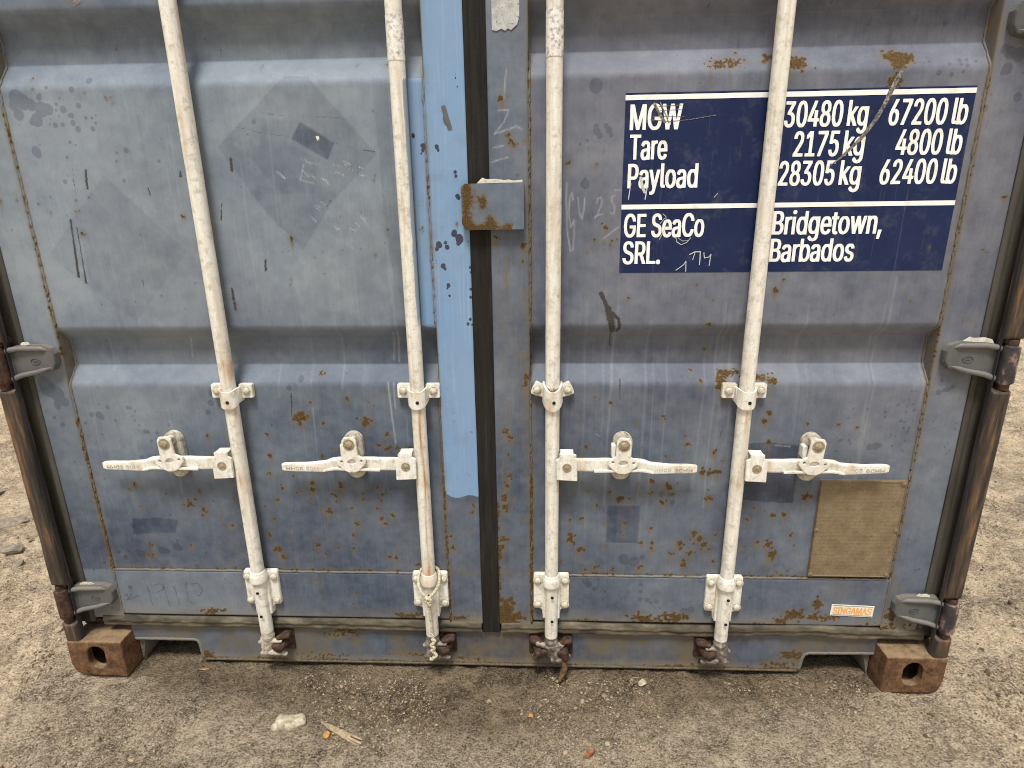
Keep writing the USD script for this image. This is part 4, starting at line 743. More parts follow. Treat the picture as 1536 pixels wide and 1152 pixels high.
def bolt_head(x, y, z, r=0.0095, h=0.007, hexagon=False):
    """Bolt seen from the front: its head rises from the surface at y towards the viewer."""
    n = 6 if hexagon else 20
    prof = [(0.0, h)] + [(r * math.sin(t), h - r * 0.55 * (1 - math.cos(t))) for t in np.linspace(0.25, 1.25, 4)] + [(r, h * 0.35), (r, -0.001)]
    t = np.linspace(0, 2 * math.pi, n + 1) + 0.3
    P = np.array(prof)
    V = np.stack([x + P[:, None, 0] * np.cos(t), np.broadcast_to(y - P[:, None, 1], (len(P), n + 1)), z + P[:, None, 0] * np.sin(t)], -1)
    v, f = grid(V)
    m = trimesh.Trimesh(v, f, process=True)
    w = trimesh.creation.cylinder(r * 1.35, 0.002, sections=20)
    w.apply_transform(trimesh.transformations.rotation_matrix(math.pi / 2, (1, 0, 0)))
    w.apply_translation((x, y - 0.0005, z))
    if (m.face_normals[:n] * (0, -1, 0)).sum() < 0:
        m.invert()
    return cat(m, w)


def hull_spheres(pts, n=12):
    vs = []
    s = trimesh.creation.icosphere(1)
    for x, y, z, r in pts:
        vs.append(s.vertices * r + (x, y, z))
    return trimesh.convex.convex_hull(np.vstack(vs))


def to_m3(m):
    m = tm(m)
    m = trimesh.Trimesh(m.vertices, m.faces, process=True)
    return m3.Manifold(m3.Mesh(np.asarray(m.vertices, np.float32), np.asarray(m.faces, np.uint32)))


def rough_up(mesh, amp, scale, seed=0):
    m = tm(mesh)
    m = trimesh.Trimesh(m.vertices, m.faces, process=True)
    d = meshkit.fbm(m.vertices * scale, 3, seed) - 0.5
    m.vertices = m.vertices + m.vertex_normals * (amp * 2 * d)[:, None]
    return m


def stadium(cx, z0, z1, r):
    return sg.LineString([(cx, z0 + r), (cx, z1 - r)]).buffer(r, quad_segs=8)


def ribbon(pts, w, y, n=None):
    """A thin flat stroke on the door, front at y."""
    return prism(sg.LineString(pts).buffer(w, quad_segs=3), y, y + 0.0004, 0.0, 1)


def text_shape(text, bold=False):
    m = meshkit.text_mesh(text, 1.0, 0.01, bold=bold)
    v, f = m.vertices, m.faces
    k = np.abs(m.face_normals[:, 2]) > 0.9
    k &= v[f].mean(1)[:, 2] < 0.005
    return shapely.union_all([sg.Polygon(v[t][:, :2]) for t in f[k]]).buffer(0.002)


def condensed(text, x0, x1, z0, cap, stem=0.0022, heavy=True):
    """Condensed bold lettering: squeezed to x0..x1, then its stems thickened sideways only."""
    s = text_shape(text)
    a = s.bounds
    e = stem if heavy else 0.0
    s = affinity.scale(affinity.translate(s, -a[0], 0), (x1 - x0 - 2 * e) / (a[2] - a[0]), cap, origin=(0, 0))
    if e:
        k = 5.0
        s = affinity.scale(affinity.scale(s, 1, k, origin=(0, 0)).buffer(e, quad_segs=4), 1, 1 / k, origin=(0, 0))
    return affinity.translate(s, x0 + e, z0)


# ================================================================ the container
BOX = thing("shipping_container", (0, 0, 0), label="weathered blue grey steel shipping container, rear door end with four cream lock rods", cat="shipping container")
FACE, PANEL, SILL = 0.046, 0.050, 0.057
GROOVE = [(0.869, 0.911, 0.979, 1.011), (1.554, 1.603, 1.668, 1.700)]
DEEP = 0.086


def panel_profile(z0, z1):
    p = [(PANEL, z0)]
    for a, b, c, d in GROOVE:
        p += [(PANEL, a), (DEEP, b), (DEEP, c), (PANEL, d)]
    p += [(PANEL, 2.24), (DEEP, 2.28), (DEEP, 2.34), (PANEL, z1)]
    return rounded(p, lambda q: 0.0022 if q[0] > 0.07 else 0.0095, 5)


def dent(x, z):
    q = np.stack([np.asarray(x) * 3.1, np.asarray(z) * 3.1, 0 * np.asarray(x)], -1)
    q2 = np.stack([np.asarray(x) * 11.0, np.asarray(z) * 6.0, 0 * np.asarray(x) + 5], -1)
    return 0.0045 * (meshkit.fbm(q, 2, 21) - 0.5) + 0.0010 * (meshkit.fbm(q2, 2, 22) - 0.5)


def door(name, x0, x1, seam_left, seam_right, label):
    prof = resample(panel_profile(0.322, 2.40), 0.0026)
    low = prof[prof[:, 1] < 1.76]
    high = prof[prof[:, 1] >= 1.76][::12]
    prof = np.vstack([low, high])
    xs = np.arange(seam_left - 0.004, seam_right + 0.0055, 0.0026)
    v, f = sweep_along_x(prof, xs)
    v = v.copy()
    v[:, 1] += dent(v[:, 0], v[:, 2])
    panel = obj(name, (v, f), M_PAINT, BOX, True, front_fields, label)
    zs = np.concatenate([np.arange(0.168, 1.76, 0.003), np.arange(1.76, 2.42, 0.05)])
    for a, b in ((x0, seam_left), (seam_right, x1)):
        pr = rounded([(a, FACE + 0.055), (a, FACE), (b, FACE), (b, FACE + 0.055)], 0.006, 4)
        v, f = sweep_along_z(resample(pr, 0.003), zs)
        v = v.copy()
        v[:, 1] += 0.35 * dent(v[:, 0] + 3, v[:, 2])
        obj("stile", (v, f), M_PAINT, panel, True, front_fields)
    pr = rounded([(FACE + 0.05, 0.1800), (FACE, 0.1800), (FACE, 0.325), (FACE + 0.03, 0.328)], 0.005, 4)
    v, f = sweep_along_x(resample(pr, 0.003), np.arange(seam_left + 0.0006, seam_right - 0.0005, 0.003))
    v = v.copy()
    v[:, 1] += 0.35 * dent(v[:, 0] + 7, v[:, 2])
    obj("bottom_rail", (v, f), M_PAINT, panel, True, front_fields)
    # weld beads where panel and rail meet the stiles, and along the rail's top edge
    for x in (seam_left, seam_right):
        z = np.arange(0.17, 1.9, 0.006)
        y = np.interp(z, [q[1] for q in panel_profile(0.16, 2.4)], [q[0] for q in panel_profile(0.16, 2.4)])
        y = np.where(z < 0.326, FACE + 0.001, y)
        inside = 1 if x == seam_left else -1
        path = np.stack([x + inside * np.where(y > PANEL + 0.004, 0.001, 0.0006) + 0.0008 * RNG.normal(size=len(z)), y - 0.0008, z], 1)
        obj("weld_seam", tube(path, 0.0026 + 0.0006 * RNG.random(len(z)), 7), M_PAINT, panel, True, front_fields)
    xs = np.arange(seam_left + 0.004, seam_right - 0.003, 0.008)
    path = np.stack([xs, np.full(len(xs), FACE + 0.002), 0.3275 + 0.0006 * RNG.normal(size=len(xs))], 1)
    obj("weld_seam", tube(path, 0.0032, 8), M_PAINT, panel, True, lambda v, n: {**front_fields(v), "fb": front_fields(v)["fb"] + np.array((0.35, 0, 0.28))})
    return panel


DOOR_L = door("door", -1.1535, -0.0285, -1.064, -0.1195, "left door leaf, faded blue grey with a light blue inner edge")
DOOR_R = door("door", 0.0165, 1.1505, 0.1065, 1.055, "right door leaf, purplish grey with the navy weight panel")

# ---------------------------------------------------------------- rubber seals
zs = np.concatenate([np.arange(0.15, 1.8, 0.012), [2.1, 2.42]])


def seal_strip(x0, x1, z0, z1, y0, mat, lips=2, wob=0.0, seed=0):
    z = np.concatenate([np.arange(z0, min(z1, 1.8), 0.012), [z1]])
    w = x1 - x0
    pr = rounded([(x0, y0 + 0.05), (x0, y0 + 0.003), (x0 + 0.2 * w, y0), (x0 + 0.3 * w, y0 + 0.003), (x0 + 0.7 * w, y0 + 0.003), (x0 + 0.8 * w, y0), (x1, y0 + 0.004), (x1, y0 + 0.05)], 0.003, 3)
    v, f = sweep_along_z(pr, z)
    v = v.copy()
    v[:, 0] += wob * (meshkit.fbm(np.stack([v[:, 2] * 6, 0 * v[:, 0], 0 * v[:, 0] + seed], -1), 3, seed) - 0.5)
    return obj("door_seal", (v, f), mat, BOX, True)


seal_strip(-0.031, 0.0190, 0.140, 2.42, 0.0435, M_RUBBER, wob=0.002, seed=3)
seal_strip(-1.214, -1.1560, 0.150, 2.42, 0.0465, M_RUBBER_SIDE, wob=0.002, seed=4)
seal_strip(1.1530, 1.212, 0.150, 2.42, 0.0465, M_RUBBER_SIDE, wob=0.002, seed=5)


def low_seal(x0, x1, wave, seed):
    xs = np.arange(x0, x1 + 0.004, 0.007)
    pr = resample(rounded([(0.085, 0.176), (0.050, 0.1755), (0.0430, 0.1720), (0.0395, 0.160), (0.0435, 0.1545), (0.0425, 0.143), (0.049, 0.137), (0.085, 0.136)], 0.004, 3), 0.005)
    v, f = sweep_along_x(pr[::-1], xs)
    v = v.copy()
    n = meshkit.fbm(np.stack([v[:, 0] * 4.5, v[:, 2] * 9, 0 * v[:, 0] + seed], -1), 3, seed) - 0.5
    n2 = meshkit.fbm(np.stack([v[:, 0] * 30, v[:, 2] * 60, 0 * v[:, 0] + seed], -1), 3, seed + 3) - 0.5
    v[:, 2] += wave * n + 0.003 * n2
    v[:, 1] += 0.006 * n2
    return obj("bottom_seal", (v, f[:, ::-1]), M_RUBBER_LOW, BOX, True)


low_seal(-1.125, -0.034, 0.010, 2)
low_seal(0.0225, 1.170, 0.018, 8)

# ---------------------------------------------------------------- sill with the two fork notches
_out = [(-1.058, 0.138), (-1.058, 0.085), (-1.046, 0.087), (-0.872, 0.087), (-0.864, 0.081), (-0.860, 0.017), (0.858, 0.017), (0.866, 0.072), (0.874, 0.080), (1.046, 0.082), (1.058, 0.080), (1.058, 0.138)]
_e = trimesh.creation.extrude_polygon(sg.Polygon(_out).buffer(-0.004, quad_segs=5).buffer(0.004, quad_segs=5), 0.012, engine="earcut")
_v = _e.vertices
_e = trimesh.Trimesh(np.stack([_v[:, 0], SILL + 0.012 - _v[:, 2], _v[:, 1]], 1), _e.faces, process=True)
_m = to_m3(_e).refine_to_length(0.006)
SILL_P = obj("door_sill", _m, M_PAINT, BOX, 35, front_fields)
for path in ([(-1.056, SILL + 0.004, 0.0865), (-0.878, SILL + 0.004, 0.0865), (-0.868, SILL + 0.004, 0.083), (-0.8635, SILL + 0.004, 0.070), (-0.8605, SILL + 0.004, 0.022)], [(1.056, SILL + 0.004, 0.0815), (0.880, SILL + 0.004, 0.0795), (0.869, SILL + 0.004, 0.074), (0.8635, SILL + 0.004, 0.060), (0.8585, SILL + 0.004, 0.022)]):
    p = resample(path, 0.008)
    p[:, 2] += 0.0004 * RNG.normal(size=len(p))
    obj("notch_lip", tube(p, 0.0062, 10), M_PAINT, SILL_P, True, flat_fields(fade=0.55, rust=0.36, wash=0.5, dust=0.35))
p = resample([(-0.855, SILL + 0.004, 0.0185), (0.853, SILL + 0.004, 0.0185)], 0.01)
obj("lower_flange", tube(p, 0.0055, 8), M_PAINT, SILL_P, True, flat_fields(fade=0.25, rust=0.50, wash=0.8, dust=0.35))
obj("sill_ledge", box(-1.18, 1.18, SILL + 0.004, 0.16, 0.1385, 0.150, 0.002), M_RUST_DARK, SILL_P, 35)

# ---------------------------------------------------------------- corner castings and posts
def casting(side, zbase=0.0, holes=True):
    s = side
    rnd = [(s * 1.057, 0, 0.0), (s * 1.057, 0, .118), (s * 1.057, .178, 0), (s * 1.057, .178, .118)]
    pts = []
    for x, r in ((s * (1.057 + 0.0035), 0.0035), (s * (1.219 - 0.009), 0.009)):
        for y in (r, 0.178 - r):
            for z in (r, 0.118 - r):
                if abs(x) > 1.15 and z < 0.05:
                    pts += [(x, y, 0.040, r), (x - s * 0.024, y, r, r), (x - s * 0.007, y, 0.017, r)]
                else:
                    pts.append((x, y, z, r))
    b = to_m3(hull_spheres(pts))
    cx = s * 1.133
    cz = 0.066
    hole = m3.CrossSection.hull_points([(cx - 0.002 + 0.0265 * math.cos(t), cz + (0.0115 if math.sin(t) > 0 else -0.0115) + 0.0265 * math.sin(t)) for t in np.linspace(0, 2 * math.pi, 40)])
    hole = hole.extrude(0.10).rotate((90, 0, 0)).translate((0, 0.09, 0))
    cav = m3.Manifold.cube((0.124, 0.12, 0.092)).translate((s * 1.138 - 0.062, 0.020, 0.012))
    b = b - hole - cav
    b = b.refine_to_length(0.0055)
    b = rough_up(b, 0.0014, 32.0, 13 + int(s))
    return rough_up(b, 0.0006, 150.0, 3 + int(s))


for s in (-1, 1):
    c = obj("corner_casting", casting(s), M_RUST, BOX, 40)
    # gusset between the casting and the sill's notch
    g = trimesh.convex.convex_hull(np.array([(s * 1.052, SILL + 0.01, 0.002), (s * 1.052, 0.17, 0.002), (s * 1.052, SILL + 0.01, 0.10), (s * 1.052, 0.17, 0.10), (s * 1.030, SILL + 0.012, 0.09), (s * 1.030, 0.17, 0.09)]))
    obj("gusset", to_m3(g).refine_to_length(0.01), M_PAINT, c, 30, flat_fields(fade=0.55, rust=0.42, wash=0.6, dust=0.3))
    top = casting(s)
    top.apply_translation((0, 0, 2.473))
    obj("corner_casting", top, M_RUST, BOX, 40)
    # corner post: a rolled front flange, an inner web and a dark recess behind it
    x0, x1 = sorted((s * 1.2185, s * 1.176))
    z = np.concatenate([np.arange(0.1185, 1.85, 0.006), [2.2, 2.4725]])
    d0, d1 = (0.075, 0.027) if s < 0 else (0.027, 0.075)
    pr = rounded([(x0, d0), (x0, 0.003), (x1, 0.003), (x1, d1)], 0.011, 6)
    v, f = sweep_along_z(resample(pr, 0.006), z)
    v = v.copy()
    n = meshkit.fbm(np.stack([v[:, 0] * 20, v[:, 1] * 20, v[:, 2] * 9], -1), 3, 31 + s) - 0.5
    v[:, 1] += 0.004 * n
    v[:, 0] += 0.003 * n
    gap = np.zeros(len(v))
    for zc in (0.2495, 0.938, 1.632):
        gap = np.maximum(gap, np.clip(8 - np.abs(v[:, 2] - (zc - 0.012)) / 0.008, 0, 1))
    v[:, 1] = np.maximum(v[:, 1], 0.030 * gap)
    post = obj("corner_post", (v, f), M_POST, BOX, True)
    a, b_ = sorted((s * 1.1865, s * 1.2155))
    obj("post_web", box(a, b_, 0.078, 0.165, 0.1185, 2.47, 0.002), M_POST_BLUE, post, 35)
    a, b_ = sorted((s * 1.06, s * 1.184))
    obj("post_return", box(a, b_, 0.103, 0.150, 0.152, 2.47, 0.002), M_POST_BLUE, post, 35)
    a, b_ = sorted((s * 1.1748, s * 1.1762))
    obj("post_lip", box(a, b_, 0.012, 0.022, 0.1185, 2.47, 0.001), M_POST_BLUE, post, 35)

# ---------------------------------------------------------------- hinges
def hinge(s, zc, knuckle_pink):
    """Forged hinge blade, ribs along both edges, knuckle on the post."""
    Z = lambda q: zc + q
    X = lambda q: s * q
    out = [(1.200, 0.018), (1.178, 0.033), (1.150, 0.037), (1.096, 0.037), (1.076, 0.030), (1.067, 0.016), (1.067, -0.008), (1.078, -0.026), (1.118, -0.036), (1.160, -0.044), (1.186, -0.055), (1.204, -0.052)]
    poly = sg.Polygon([(X(x), Z(z)) for x, z in out]).buffer(-0.006, quad_segs=5).buffer(0.006, quad_segs=5)
    blade = prism(poly, 0.0265, FACE + 0.003, 0.004, 4)
    h = obj("hinge", blade, M_PAINT_GREY, BOX, 40, flat_fields(fade=0.42, wash=0.25, rust=0.16, top_dust=0.45))
    up = np.array([(X(1.203), 0.020, Z(0.014)), (X(1.180), 0.021, Z(0.0265)), (X(1.152), 0.023, Z(0.0305)), (X(1.096), 0.0255, Z(0.0300)), (X(1.079), 0.029, Z(0.023))])
    lo = np.array([(X(1.203), 0.020, Z(-0.046)), (X(1.184), 0.021, Z(-0.047)), (X(1.158), 0.023, Z(-0.0375)), (X(1.118), 0.0255, Z(-0.030)), (X(1.082), 0.028, Z(-0.019))])
    for q in (up, lo):
        pth = resample([tuple(w) for w in q], 0.006)
        rr = np.interp(np.arange(len(pth)), [0, 3, len(pth) - 5, len(pth) - 1], [0.0060, 0.0068, 0.0058, 0.0015])
        obj("rib", tube(pth, rr, 10), M_PAINT_GREY, h, True, flat_fields(fade=0.75, rust=0.26, wash=0.3, top_dust=0.3))
    t = np.linspace(0, 2 * math.pi, 25)
    obj("emblem", cat(tube(np.stack([X(1.118) + 0.0115 * np.cos(t), np.full(25, 0.0262), Z(-0.003) + 0.0075 * np.sin(t)], 1), 0.0011, 6), box(X(1.118) - 0.006, X(1.118) + 0.006, 0.0252, 0.027, Z(-0.0042), Z(-0.0018), 0.0005)), M_PAINT_GREY, h, True, flat_fields(fade=0.2))
    kn = lathe_z([(0.0, Z(0.034)), (0.014, Z(0.034)), (0.0185, Z(0.030)), (0.0188, Z(-0.030)), (0.0188, Z(-0.052)), (0.014, Z(-0.058)), (0.0, Z(-0.058))], X(1.2005), 0.0145, 24)
    obj("knuckle", rough_up(kn, 0.0012, 60.0, 5), knuckle_pink, h, 50)
    pin = lathe_z([(0.0, Z(0.048)), (0.010, Z(0.048)), (0.0125, Z(0.044)), (0.0125, Z(-0.070)), (0.009, Z(-0.074)), (0.0, Z(-0.074))], X(1.2005), 0.0145, 16)
    obj("hinge_pin", pin, M_RUST_DARK, h, 50)
    # welded block that carries the knuckle on the post
    a, b = sorted((X(1.184), X(1.2175)))
    obj("hinge_lug", box(a, b, 0.012, 0.05, Z(0.036), Z(0.058), 0.004), M_RUST_DARK, h, 40)
    # bright flakes of bare primer left on the blade's upper edge
    sx = 0.35 + 0.75 * RNG.random()
    fp = sg.Polygon([(X(1.172), Z(0.0335)), (X(1.166), Z(0.043)), (X(1.150), Z(0.0475)), (X(1.128), Z(0.046)), (X(1.118), Z(0.049)), (X(1.104), Z(0.0395)), (X(1.130), Z(0.037))])
    fp = affinity.scale(fp, sx, 0.55 + 0.5 * RNG.random(), origin=(X(1.140), Z(0.037)))
    obj("paint_flake", prism(fp, 0.0320, 0.0335, 0.0, 1), M_FLAKE, h, False, None, "cream flake of peeled paint on the hinge's upper edge")
    return h


M_KNUCKLE = plain_material("worn_knuckle", [(0.3, (0.016, 0.015, 0.017)), (0.52, (0.045, 0.040, 0.040)), (0.61, (0.22, 0.13, 0.115)), (0.74, (0.33, 0.26, 0.23))], 45.0, 0.55, 0.5, stretch=(1, 1, 0.5), dist=0.002)
for s in (-1, 1):
    for zc in (0.2495, 0.938, 1.632, 2.27):
        hinge(s, zc, M_KNUCKLE if s > 0 else M_RUST_DARK)

# ---------------------------------------------------------------- lock rods with brackets, handles and cams
ROD_Y, ROD_R = 0.025, 0.0174


def loft(st):
    """st: stations (x, y, z, half height, half thickness, tilt); a rounded bar through them."""
    n = 12
    t = np.linspace(0, 2 * math.pi, n, endpoint=False) + math.pi / n
    rings = []
    for x, y, z, hh, ht, ti in st:
        c, s_ = np.cos(t), np.sin(t)
        u = np.sign(c) * np.abs(c) ** 0.35 * ht
        w = np.sign(s_) * np.abs(s_) ** 0.35 * hh
        rings.append(np.stack([np.full(n, x), y + u * math.cos(ti) - w * math.sin(ti), z + u * math.sin(ti) + w * math.cos(ti)], 1))
    R = np.array(rings)
    R = np.concatenate([R, R[:, :1]], 1)
    v, f = grid(R)
    V = np.vstack([v, R[0, :-1].mean(0), R[-1, :-1].mean(0)])
    a, b = len(V) - 2, len(V) - 1
    last = (len(st) - 1) * (n + 1)
    caps = [(a, j + 1, j) for j in range(n)] + [(b, last + j, last + j + 1) for j in range(n)]
    m = trimesh.Trimesh(V, np.vstack([f, caps]), process=True)
    m.fix_normals()
    return m


def smooth_stations(st, step=0.006):
    a = np.array(st)
    t = np.concatenate([[0], np.cumsum(np.abs(np.diff(a[:, 0])))])
    from scipy.interpolate import PchipInterpolator
    q = np.linspace(0, t[-1], max(2, int(t[-1] / step)))
    return PchipInterpolator(t, a)(q)


def lock_rod(k, x, s, ears, label, drip_side=None):
    """s: +1 when the handle lies to the right of the rod, -1 to the left."""
    z = np.concatenate([np.arange(0.150, 1.80, 0.008), [2.0, 2.42]])
    n = 28
    t = np.linspace(0, 2 * math.pi, n + 1)
    P = np.stack([x + ROD_R * np.cos(t)[None] + 0 * z[:, None], ROD_Y + ROD_R * np.sin(t)[None] + 0 * z[:, None], np.broadcast_to(z[:, None], (len(z), n + 1))], -1)
    v, f = grid(P)
    ang = None

    def fields(vv, nn):
        o = np.zeros(len(vv))
        wash, over, rust = o.copy(), o.copy(), o.copy()
        dx = (vv[:, 0] - x) / ROD_R
        if drip_side == "rust":
            cen = 0.35 + 0.10 * np.sin(vv[:, 2] * 23) + 0.1 * (vv[:, 2] - 0.6)
            wash = np.exp(-((dx - cen) / 0.16) ** 2) * np.interp(vv[:, 2], [0.34, 0.42, 0.6, 0.80, 0.83], [0.2, 0.8, 1.0, 1.0, 0.8]) * (vv[:, 2] < 0.83)
            rust = 0.55 * np.exp(-((dx - cen) / 0.07) ** 2) * (vv[:, 2] < 0.83) * (vv[:, 2] > 0.45)
            over = np.clip((dx - 0.45) * 2.2, 0, 0.8) * np.interp(vv[:, 2], [0.98, 1.06, 1.54, 1.56], [0, 1, 1, 0])
            wash += 0.5 * np.exp(-((vv[:, 2] - 0.345) / 0.03) ** 2)
        if k == 0:
            wash += 0.75 * np.exp(-((vv[:, 2] - 0.92) / 0.045) ** 2) * np.clip(dx + 0.4, 0, 1)
        if k == 2:
            rust += 0.75 * np.exp(-((vv[:, 2] - 0.865) / 0.008) ** 2)
        gr = meshkit.fbm(np.stack([vv[:, 0] * 140, vv[:, 1] * 140, vv[:, 2] * 5.5 + 9 * k], -1), 4, 60 + k)
        wash += 0.06 + 0.55 * np.clip((gr - 0.52) * 5, 0, 1)
        wash += 0.35 * np.exp(-((vv[:, 2] - 0.80) / 0.03) ** 2) * np.clip((gr - 0.4) * 4, 0, 1) + 0.3 * np.exp(-((vv[:, 2] - 0.62) / 0.02) ** 2)
        rust += 0.30 * np.clip((gr - 0.60) * 6, 0, 1)
        return {"fa": np.stack([rust, o, o], 1), "fb": np.stack([wash, o, o], 1), "fc": np.stack([over, o, o], 1)}

    rod = obj("lock_rod", (v, f), M_CREAM, BOX, True, fields, label)
    pv = lambda **kw: flat_fields(**kw)
    if k in (1, 2):
        obj("wrap", lathe_z([(ROD_R, 1.583), (ROD_R + 0.0008, 1.583), (ROD_R + 0.0010, 1.62), (ROD_R + 0.0008, 1.668), (ROD_R, 1.668)], x, ROD_Y, 28), M_TAPE, rod, 50, None, "whiter flaking wrap high on the rod")
    # upper guide bracket: two bolted ears and a strap round the rod
    zt = 0.846
    a = np.linspace(math.radians(-172), math.radians(-8), 22)
    ro, ri, ztop, zbot = 0.0236, 0.0185, 0.861, 0.8185
    strap = []
    dz = 0.010 if ears == "raised" else 0.0
    for sgn, zz in ((1, None),):
        top = ztop + 0.007 * (np.abs(np.cos(a)) ** 3) + dz * (np.abs(np.cos(a)) ** 2)
        bot = zbot + 0.010 * (np.abs(np.cos(a)) ** 4) - (0.006 if ears == "raised" else 0) * (1 - np.abs(np.cos(a)))
        O = np.stack([x + ro * np.cos(a), ROD_Y + ro * np.sin(a)], 1)
        I = np.stack([x + ri * np.cos(a), ROD_Y + ri * np.sin(a)], 1)
        R = np.stack([np.column_stack([O, top]), np.column_stack([O, bot]), np.column_stack([I, bot]), np.column_stack([I, top]), np.column_stack([O, top])], 1)
        vv, ff = grid(R)
        m = trimesh.Trimesh(vv, ff, process=False)
        strap.append(m)
    legs = []
    for sd in (-1, 1):
        xi, xo = x + sd * 0.0180, x + sd * 0.0245
        legs.append(box(min(xi, xo), max(xi, xo), ROD_Y - 0.004, FACE + 0.004, 0.8285, 0.8675 + dz, 0.002))
        if ears == "raised":
            e = sg.Polygon([(x + sd * 0.018, 0.838), (x + sd * 0.040, 0.843), (x + sd * 0.053, 0.849), (x + sd * 0.050, 0.860), (x + sd * 0.040, 0.879), (x + sd * 0.018, 0.868)]).buffer(-0.004).buffer(0.004)
        else:
            e = sg.Polygon([(x + sd * 0.018, 0.8365), (x + sd * 0.0525, 0.8365), (x + sd * 0.0525, 0.873), (x + sd * 0.018, 0.873)]).buffer(-0.004).buffer(0.004)
        legs.append(prism(e, FACE - 0.0095, FACE + 0.003, 0.002, 3))
    br = cat(*strap, *legs)

    def worn(amount, seed):
        def f(v_, n_):
            q = meshkit.fbm(v_ * (55.0, 55.0, 28.0) + seed * 3.1, 4, 70 + seed)
            m = np.clip((q - 0.50) * 5, 0, 1) * amount
            o_ = np.zeros(len(v_))
            return {"fa": np.stack([0.45 * np.clip((q - 0.60) * 7, 0, 1) * amount, o_, o_], 1), "fb": np.stack([m, o_, o_], 1), "fc": np.zeros((len(v_), 3))}
        return f
    obj("guide_bracket", br, M_CREAM, rod, 40, worn(0.9, k))
    for sd in (-1, 1):
        obj("bolt", bolt_head(x + sd * 0.0375, FACE - 0.0092, 0.8555 + (0.002 if ears == "raised" else 0), 0.0085, 0.008), M_BOLT, rod, 40)
    hole = trimesh.creation.cylinder(0.0042, 0.0012, sections=16)
    hole.apply_transform(trimesh.transformations.rotation_matrix(math.pi / 2, (1, 0, 0)))
    hole.apply_translation((x + 0.003, ROD_Y - ro - 0.0002, 0.836))
    obj("grease_hole", hole, M_DARK, rod, 40)
    # lower bearing bracket
    body = [(0.0, 0.1935), (0.0195, 0.1935), (0.0215, 0.196), (0.0215, 0.203), (0.0225, 0.205), (0.0232, 0.210), (0.0232, 0.3115), (0.0222, 0.3135), (0.0185, 0.3138)]
    plate = sg.Polygon([(x - 0.0475, 0.337), (x + 0.0475, 0.337), (x + 0.0475, 0.230), (x + 0.026, 0.228), (x + 0.022, 0.200), (x - 0.022, 0.200), (x - 0.026, 0.228), (x - 0.0475, 0.230)]).buffer(0.006).buffer(-0.012).buffer(0.006)
    hous = lathe_z(body, x, ROD_Y, 30)
    webs = [box(x - 0.023, x + 0.023, ROD_Y, FACE + 0.001, 0.2045, 0.3105, 0.002)]
    obj("bearing_bracket", cat(prism(plate, FACE - 0.0105, FACE + 0.002, 0.0025, 3), to_m3(hous).refine_to_length(0.012), *webs), M_CREAM, rod, 40, worn(0.8, 10 + k))
    for sd in (-1, 1):
        for zz in (0.3185, 0.2435):
            obj("bolt", bolt_head(x + sd * 0.0365, FACE - 0.0102, zz, 0.0092, 0.0085), M_BOLT, rod, 40)
    obj("collar", lathe_z([(ROD_R, 0.3145), (0.0236, 0.3145), (0.0242, 0.318), (0.0238, 0.333), (0.0215, 0.337), (0.0195, 0.345), (ROD_R, 0.346)], x, ROD_Y, 30), M_CREAM, rod, 40, pv(wash=0.55 if k == 1 else 0.15))
    for zz in (0.288, 0.2125):
        hole = trimesh.creation.cylinder(0.0043, 0.0012, sections=16)
        hole.apply_transform(trimesh.transformations.rotation_matrix(math.pi / 2, (1, 0, 0)))
        hole.apply_translation((x + 0.002, ROD_Y - 0.0234, zz))
        obj("grease_hole", hole, M_DARK, rod, 40)
    # handle hub: a folded plate welded to the rod, with its pin
    X = lambda q: x + s * q
    hp = sg.Polygon([(X(0.011), 0.634), (X(0.062), 0.631), (X(0.0605), 0.690), (X(0.0525), 0.693), (X(0.0525), 0.704), (X(0.0190), 0.705), (X(0.0190), 0.693), (X(0.0095), 0.688)]).buffer(-0.002).buffer(0.002)
    hub = cat(prism(hp, -0.0005, 0.0055, 0.0015, 3), prism(hp, 0.0245, 0.0300, 0.0015, 2), box(min(X(0.020), X(0.0515)), max(X(0.020), X(0.0515)), 0.0005, 0.0295, 0.6985, 0.7045, 0.002))
    obj("handle_hub", hub, M_CREAM, rod, 40, worn(0.6, 30 + k))
    obj("pin", bolt_head(X(0.036), 0.0, 0.6675, 0.0085, 0.003), M_BOLT_BROWN, rod, 40)
    # the handle bar
    dr = (0.0000, -0.0015, -0.0005, 0.0025)[k]
    wr = (0.10, 0.16, 0.24, 0.34)[k]
    st = [(X(0.050), 0.015, 0.6695, 0.0165, 0.0060, 0.0), (X(0.100), 0.015, 0.6695, 0.0170, 0.0060, 0.0), (X(0.130), 0.0140, 0.6715, 0.0165, 0.0065, s * 0.0 + 0.10), (X(0.160), 0.0125, 0.6725, 0.0155, 0.0075, 0.22), (X(0.200), 0.0125, 0.6735, 0.0145, 0.0080, 0.25),
          (X(0.222), 0.013, 0.6710, 0.0145, 0.0075, 0.18), (X(0.246), 0.0145, 0.6620, 0.0150, 0.0065, 0.05), (X(0.290), 0.015, 0.6605 + 0.5 * dr, 0.0122, 0.0060, 0.0), (X(0.353), 0.0155, 0.6610 + dr, 0.0102, 0.0055, 0.0), (X(0.3565), 0.0155, 0.6610 + dr, 0.0085, 0.0045, 0.0)]
    obj("handle", loft(smooth_stations(st)), M_CREAM, rod, 40, worn(0.5 + wr, 20 + k))
    # raised lower rib of the bar's middle
    rb = [(X(0.104), 0.0075, 0.6545, 0.0026, 0.0030, 0.0), (X(0.140), 0.0035, 0.6585, 0.0032, 0.0040, 0.0), (X(0.170), 0.002, 0.6600, 0.0032, 0.0040, 0.0), (X(0.210), 0.0035, 0.6600, 0.0032, 0.0040, 0.0), (X(0.250), 0.008, 0.6510, 0.0022, 0.0026, 0.0)]
